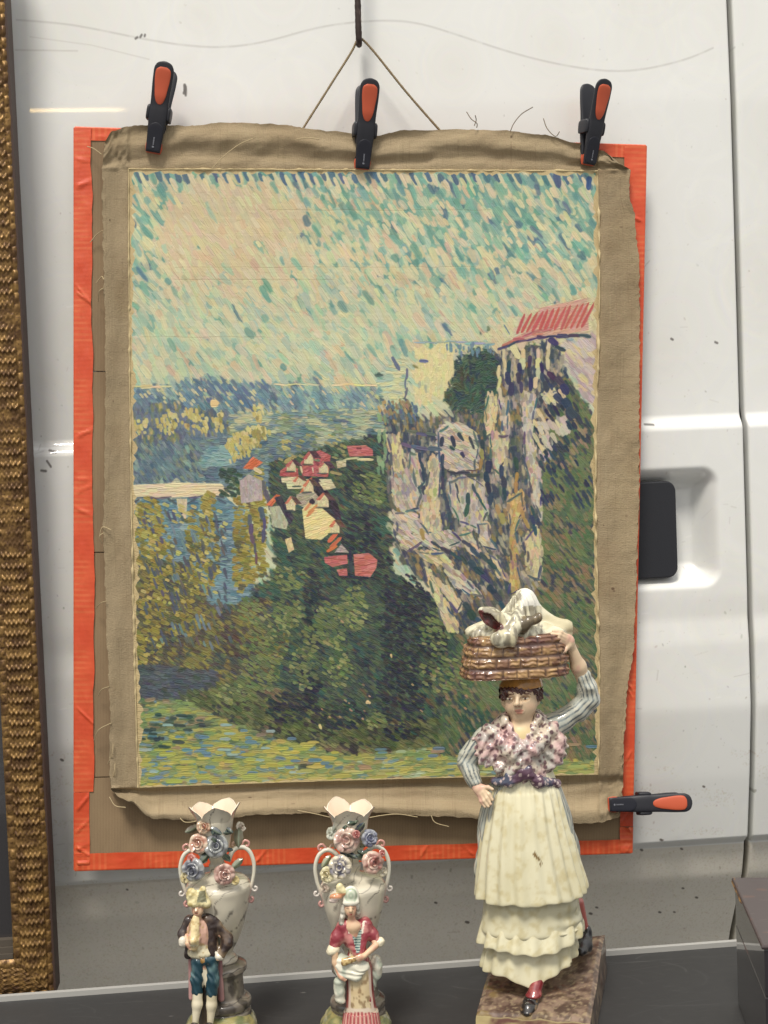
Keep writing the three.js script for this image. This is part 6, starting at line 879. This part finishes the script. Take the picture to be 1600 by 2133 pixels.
    part('tricorn_hat', netsB((x, y, z) => hat(x, y, z) + 0.0016 * (fbm(x * 240, y * 240, z * 240, 2) - 0.5), [378, 1902, 48], [446, 1838, 94], 0.0008, (x, y, z) => { const [a, b] = inv(x, y, z); const tri = a > 409 + (1882 - b) * 0.25 && a < 428 + (b - 1860) * 0.15 && b > 1856 && b < 1880; return tri ? mix3(C3(116, 112, 80), C3(140, 138, 110), smooth(0.4, 0.6, fbm(x * 200, y * 200, z * 200, 2))) : mix3(C3(226, 214, 164), C3(196, 178, 120), smooth(0.48, 0.68, fbm(x * 180, y * 180, z * 180, 2))); }), GLAZE, t);
    const vest = join(0.006, E(413, 1950, 66, 25, 40, 19), E(420, 1984, 64, 28, 12, 20), K([408, 1912, 76], [403, 1958, 88], 7, 9), K([403, 1958, 88], [404, 1974, 86], 9, 7));
    part('waistcoat', netsB((x, y, z) => vest(x, y, z) + 0.0016 * (fbm(x * 200, y * 160, z * 200, 2) - 0.5), [380, 2004, 40], [456, 1900, 106], 0.0009, (x, y, z) => { const [a, b] = inv(x, y, z); const j = Math.abs(a - 406) < 9; let o = j ? C3(226, 206, 156) : C3(214, 172, 150); if (b > 1968) o = C3(224, 214, 180); return mix3(o, C3(186, 154, 96), 0.7 * smooth(0.55, 0.68, fbm(x * 260, y * 260, z * 260, 2))); }), GLAZE, t);
    const coat = join(0.006, K([392, 1918, 62], [380, 1946, 66], 9, 8), K([380, 1946, 66], [386, 1966, 78], 8, 7), K([446, 1918, 58], [473, 1952, 58], 10, 9), K([473, 1952, 58], [474, 1964, 62], 9, 10), K([474, 1964, 62], [460, 1990, 70], 10, 9), K([434, 1914, 62], [440, 1984, 68], 10, 10), E(438, 1960, 58, 13, 32, 14), K([398, 1918, 58], [392, 1990, 52], 9, 8), E(420, 1920, 52, 34, 16, 14));
    part('coat', netsB((x, y, z) => coat(x, y, z) + 0.0014 * (fbm(x * 170, y * 170, z * 170, 2) - 0.5), [360, 2006, 30], [494, 1896, 96], 0.0009, (x, y, z) => { const [a, b] = inv(x, y, z); let o = mix3(C3(52, 38, 34), C3(92, 74, 60), smooth(0.45, 0.68, fbm(x * 130, y * 130, z * 130, 3))); if (a > 452) o = mix3(o, C3(138, 118, 92), 0.85 * smooth(0.36, 0.58, fbm(x * 70, y * 90, z * 70, 2))); return o; }), GLAZE, t);
    for (const cuff of [E(381, 1962, 82, 9, 12, 9), join(0.003, E(456, 1992, 72, 9, 7, 8), K([448, 1984, 72], [462, 1996, 72], 4, 4))]) part('cuff', netsB((x, y, z) => cuff(x, y, z) + 0.001 * (fbm(x * 300, y * 300, z * 300, 2) - 0.5), [366, 2010, 58], [476, 1942, 100], 0.0009, () => C3(228, 220, 200)), GLAZE, t);
    const br = join(0.0025, E(427, 1997, 66, 27, 13, 18), K([413, 2004, 68], [410, 2040, 72], 14, 12.5), K([410, 2040, 72], [411, 2064, 74], 13, 11.5), K([441, 2004, 66], [443, 2042, 70], 14, 13.5), K([443, 2042, 70], [441, 2068, 72], 13.5, 12));
    part('breeches', netsB((x, y, z) => br(x, y, z) + 0.0004 * Math.sin(y * 500 + x * 900 + 5 * noise(x * 90, y * 90, z * 90)), [388, 2090, 42], [464, 1980, 98], 0.0009, (x, y, z) => { const [a, b] = inv(x, y, z); if (Math.hypot((a - 422) / 5, (b - 2000) / 7) < 1) return C3(150, 112, 52); return mix3(C3(24, 62, 74), C3(104, 134, 134), smooth(0.5, 0.75, fbm(x * 90, y * 60, z * 90, 3))); }), GLAZE, t);
    const tails = join(0.003, K([397, 1996, 50], [399, 2078, 52], 5, 6), K([458, 1996, 48], [461, 2080, 48], 5, 7)); part('coat_tail', netsB(tails, [384, 2092, 34], [474, 1984, 66], 0.001, (x, y, z) => mix3(C3(190, 146, 142), C3(150, 104, 104), smooth(0.4, 0.7, fbm(x * 80, y * 40, z * 80, 2)))), GLAZE, t);
    part('leg_gap_post', netsB(K([428, 2060, 48], [427, 2140, 52], 11, 14), [406, 2160, 24], [450, 2040, 74], 0.0012, (x, y, z) => mix3(C3(48, 38, 30), C3(84, 70, 52), smooth(0.45, 0.65, fbm(x * 130, y * 60, z * 130, 2)))), GLAZE, t);  // added dark brown post, stands in for the dark gap between the legs
  });

  vase('figural_vase', 'right porcelain vase with a lady in a red jacket holding a fan', 745, { ph: 1.57, ph2: 0, seed: 33 }, ({ t, W, E, K, netsB, inv, rose, leaf, s, zV }) => {
    leaf(716, 1786, 42, 16, 0.6, C3(40, 52, 66)); leaf(756, 1780, 40, 14, -0.7, C3(52, 60, 54)); leaf(737, 1713, 42, 14, 0.15, C3(40, 70, 54)); leaf(745, 1706, 40, 9, 0.9, C3(120, 134, 110)); leaf(700, 1720, 20, 12, 1, C3(130, 132, 118)); leaf(680, 1795, 40, 14, 0.8, C3(140, 138, 104));
    rose(722, 1750, 44, 28, PINK1, PINK2, 3); rose(742, 1738, 56, 9, C3(150, 40, 46), C3(190, 90, 88), 2); rose(771, 1746, 36, 19, C3(58, 72, 120), C3(140, 152, 172), 3); rose(690, 1736, 16, 14, C3(160, 168, 154), C3(206, 208, 190), 2); rose(708, 1806, 62, 25, C3(84, 86, 116), C3(222, 210, 180), 3); rose(681, 1822, 52, 17, C3(190, 176, 126), C3(224, 216, 170), 3); rose(777, 1797, 54, 24, C3(160, 90, 84), C3(220, 184, 164), 3); rose(798, 1816, 44, 11, WHT1, C3(222, 214, 176), 2); rose(796, 1777, 30, 8, C3(168, 60, 60), C3(200, 120, 110), 2); rose(676, 1850, 46, 10, C3(178, 158, 140), C3(214, 202, 180), 2);
    for (let i = 0; i < 9; i++) leaf(700 + 70 * hash3(i, 1, 9), 1722 + 80 * hash3(i, 2, 9), 28 + 20 * hash3(i, 3, 9), 9 + 6 * hash3(i, 4, 9), 6.3 * hash3(i, 5, 9), [C3(38, 50, 66), C3(58, 72, 62), C3(110, 104, 78)][i % 3]);
    const head = join(0.003, E(730, 1893, 78, 12.5, 15, 12), E(731, 1902, 84, 7, 7, 7), K([731, 1892, 90], [731, 1898, 92.5], 1.9, 2.4), K([731, 1905, 76], [733, 1920, 74], 7, 9), E(735, 1930, 74, 17, 13, 13));
    const arms = join(0.003, K([697, 1980, 76], [699, 2005, 78], 7.4, 6.6), K([699, 2005, 78], [706, 2028, 86], 6.6, 5), E(712, 2034, 90, 7, 5.5, 5), K([715, 2036, 92], [722, 2040, 93], 2.2, 1.8), K([712, 2038, 92], [718, 2043, 93], 2.2, 1.8), K([782, 1970, 78], [760, 1990, 94], 7, 5.4), E(754, 1993, 96, 7.5, 5.5, 5), K([750, 1990, 99], [742, 1993, 101], 2.3, 2), K([751, 1995, 100], [743, 1998, 101], 2.3, 2), K([753, 1999, 98], [746, 2002, 100], 2.2, 1.8));
    const trunk = join(0.004, K([735, 1930, 74], [740, 1985, 66], 12, 12), K([735, 1930, 70], [708, 1940, 66], 8, 7), K([708, 1940, 66], [697, 1980, 76], 7, 7), K([740, 1930, 68], [774, 1944, 64], 8, 7), K([774, 1944, 64], [783, 1968, 76], 7, 6.5));
    part('figure_body', netsB((x, y, z) => Math.min(sminf(head(x, y, z), trunk(x, y, z), 0.002), arms(x, y, z)), [682, 2056, 46], [800, 1874, 112], 0.0008, (x, y, z) => { const [a, b] = inv(x, y, z), el = (cx, cy, rx, ry) => Math.hypot((a - cx) / rx, (b - cy) / ry); if (el(724, 1893, 3, 1.1) < 1 || el(736, 1893, 3, 1.1) < 1) return C3(96, 66, 52); if (el(724, 1889.6, 3.4, 0.8) < 1 || el(736, 1889.6, 3.4, 0.8) < 1) return C3(150, 110, 84); if (el(731, 1904.5, 3.6, 1.3) < 1) return C3(176, 80, 74); return skin(x, y, z); }), GLAZE, t);
    const hair = join(0.003, E(716, 1896, 70, 7, 14, 10), E(745, 1894, 70, 6, 13, 10), E(712, 1912, 74, 6, 6, 6), E(711, 1922, 76, 5.5, 6, 6), E(730, 1884, 70, 15, 10, 11)); part('hair', netsB((x, y, z) => hair(x, y, z) + 0.0009 * (fbm(x * 400, y * 400, z * 400, 2) - 0.5), [696, 1938, 46], [760, 1866, 92], 0.0008, (x, y, z) => mix3(C3(206, 200, 184), C3(150, 144, 130), smooth(0.45, 0.65, fbm(x * 300, y * 300, z * 300, 2)))), GLAZE, t);
    const bon = join(0.003, E(731, 1866, 76, 17, 21, 8), E(731, 1880, 82, 17, 8, 9), E(732, 1864, 84, 9, 11, 5)), fea = join(0.003, E(708, 1851, 76, 8, 12, 7), E(700, 1868, 78, 13, 7, 7), E(695, 1876, 76, 10, 5, 6), E(716, 1858, 78, 6, 8, 6));
    part('bonnet', netsB(bon, [708, 1896, 58], [756, 1838, 104], 0.0008, (x, y, z) => { const [a, b] = inv(x, y, z), r = Math.hypot((a - 731) / 17, (b - 1866) / 21); return r > 0.8 || b > 1878 ? C3(230, 226, 208) : mix3(C3(176, 190, 164), C3(214, 218, 196), 0.5 + 0.5 * Math.cos(r * 14)); }), GLAZE, t);
    part('plume', netsB((x, y, z) => fea(x, y, z) + 0.0014 * (fbm(x * 260, y * 260, z * 260, 2) - 0.5), [678, 1890, 58], [726, 1832, 94], 0.0008, (x, y, z) => { const [a, b] = inv(x, y, z); return b > 1872 ? C3(226, 208, 196) : b > 1861 ? C3(202, 140, 98) : C3(224, 212, 164); }), GLAZE, t);
    const jac = join(0.005, E(738, 1948, 64, 25, 32, 18), K([716, 1925, 66], [703, 1952, 68], 12, 12), K([703, 1952, 68], [697, 1968, 70], 12, 11), K([760, 1922, 62], [775, 1946, 64], 12, 11), K([775, 1946, 64], [784, 1960, 68], 11, 10), K([716, 1930, 74], [742, 1985, 80], 8, 8), K([764, 1926, 70], [752, 1985, 80], 8, 8), K([758, 1985, 76], [768, 2085, 84], 7, 6));
    part('jacket', netsB((x, y, z) => Math.max(jac(x, y, z), -ellS(W(736, 1924, 92), 17 * s, 17 * s, 20 * s)(x, y, z)) + 0.0012 * (fbm(x * 190, y * 190, z * 190, 2) - 0.5), [680, 2100, 38], [800, 1904, 104], 0.0009, (x, y, z) => { const [a, b] = inv(x, y, z); const w = 11 - (b - 1938) * 0.16, bd = z > zV + 74 * s && Math.abs(a - 743 - (b - 1940) * 0.06) < w && b > 1936 && b < 1985; if (bd) return Math.sin(b * 1.15) > 0 ? C3(46, 84, 86) : C3(176, 190, 176); if (z > zV + 70 * s && Math.abs(Math.abs(a - 741) - w - 3) < 2.4 && b > 1918 && b < 1945) return C3(232, 222, 204); return mix3(C3(146, 54, 64), C3(206, 136, 130), smooth(0.44, 0.66, fbm(x * 120, y * 120, z * 120, 3))); }), GLAZE, t);
    for (const cuf of [join(0.004, E(695, 1976, 72, 13, 10, 12), E(690, 1984, 74, 9, 7, 9)), join(0.004, E(788, 1964, 70, 11, 9, 10), E(794, 1960, 70, 7, 7, 8))]) part('cuff', netsB((x, y, z) => cuf(x, y, z) + 0.0014 * (fbm(x * 260, y * 260, z * 260, 2) - 0.5), [674, 2002, 50], [808, 1944, 92], 0.0009, () => C3(230, 220, 190)), GLAZE, t);
    const fan = join(0.002, K([752, 1994, 98], [716, 2007, 96], 4, 5.5), K([754, 1991, 98], [716, 2001, 95], 3, 5)); part('fan', netsB(fan, [700, 2022, 82], [764, 1980, 108], 0.0008, (x, y, z) => mix3(C3(206, 180, 122), C3(150, 116, 70), smooth(0.4, 0.6, fbm(x * 400, y * 400, z * 100, 2)))), GLAZE, t);
    const row = (py, l, r, d, dz) => ({ c: W((l + r) / 2, py, dz), rx: (r - l) / 2 * s, rz: d * s });
    part('skirt', loft([row(2150, 712, 792, 40, 66), row(2134, 714, 791, 38, 66), row(2104, 718, 786, 33, 66), row(2101, 720, 784, 31, 66), row(2060, 722, 778, 28, 66), row(2010, 720, 774, 26, 64), row(1980, 726, 758, 18, 62)], 160, { sub: 12, shape: (th, u) => 1 + 0.03 * (fbm(th * 6, u * 12, 3, 3) - 0.5) + (u < 0.34 ? 0.035 * Math.cos(26 * th) : 0), color: (th, u, x, y, z) => { const [a, b] = inv(x, y, z); if (b > 2106 + 3) return Math.cos(26 * th) > -0.1 ? mix3(C3(160, 58, 66), C3(196, 110, 106), noise(th * 20, u * 40)) : C3(222, 176, 160); if (b > 2100) return C3(230, 212, 190); const e = Math.abs(th + 0.05); if (e < 0.75) return mix3(mix3(C3(214, 190, 146), C3(226, 208, 168), noise(x * 200, y * 200, z * 200)), C3(140, 112, 78), 0.8 * smooth(0.55, 0.66, fbm(x * 240, y * 240, z * 240, 2))); return e < 1.0 ? C3(226, 204, 186) : mix3(C3(142, 58, 58), C3(186, 110, 104), smooth(0.5, 0.7, fbm(x * 100, y * 60, z * 100, 2))); } }), GLAZE, t);
    const dr = join(0.006, E(722, 2012, 76, 24, 20, 18), E(708, 2004, 70, 14, 20, 16), K([712, 2030, 84], [742, 2034, 92], 9, 8), K([742, 2034, 92], [764, 2012, 86], 8, 6), E(744, 2012, 84, 18, 14, 14), E(784, 2014, 52, 13, 26, 18), E(776, 2040, 56, 9, 24, 12), K([709, 2046, 78], [706, 2078, 80], 10, 8), K([704, 2050, 78], [713, 2084, 82], 8, 6));
    part('overskirt', netsB((x, y, z) => dr(x, y, z) + 0.0005 * Math.sin(y * 700 + x * 300 + 9 * noise(x * 110, y * 110, z * 110)) * 0.8, [682, 2106, 26], [806, 1976, 110], 0.0009, (x, y, z) => mix3(C3(224, 220, 200), C3(176, 184, 166), 0.9 * smooth(0.46, 0.66, fbm(x * 120, y * 120, z * 120, 3)))), GLAZE, t);
  });
}
renderer.render(scene, camera);
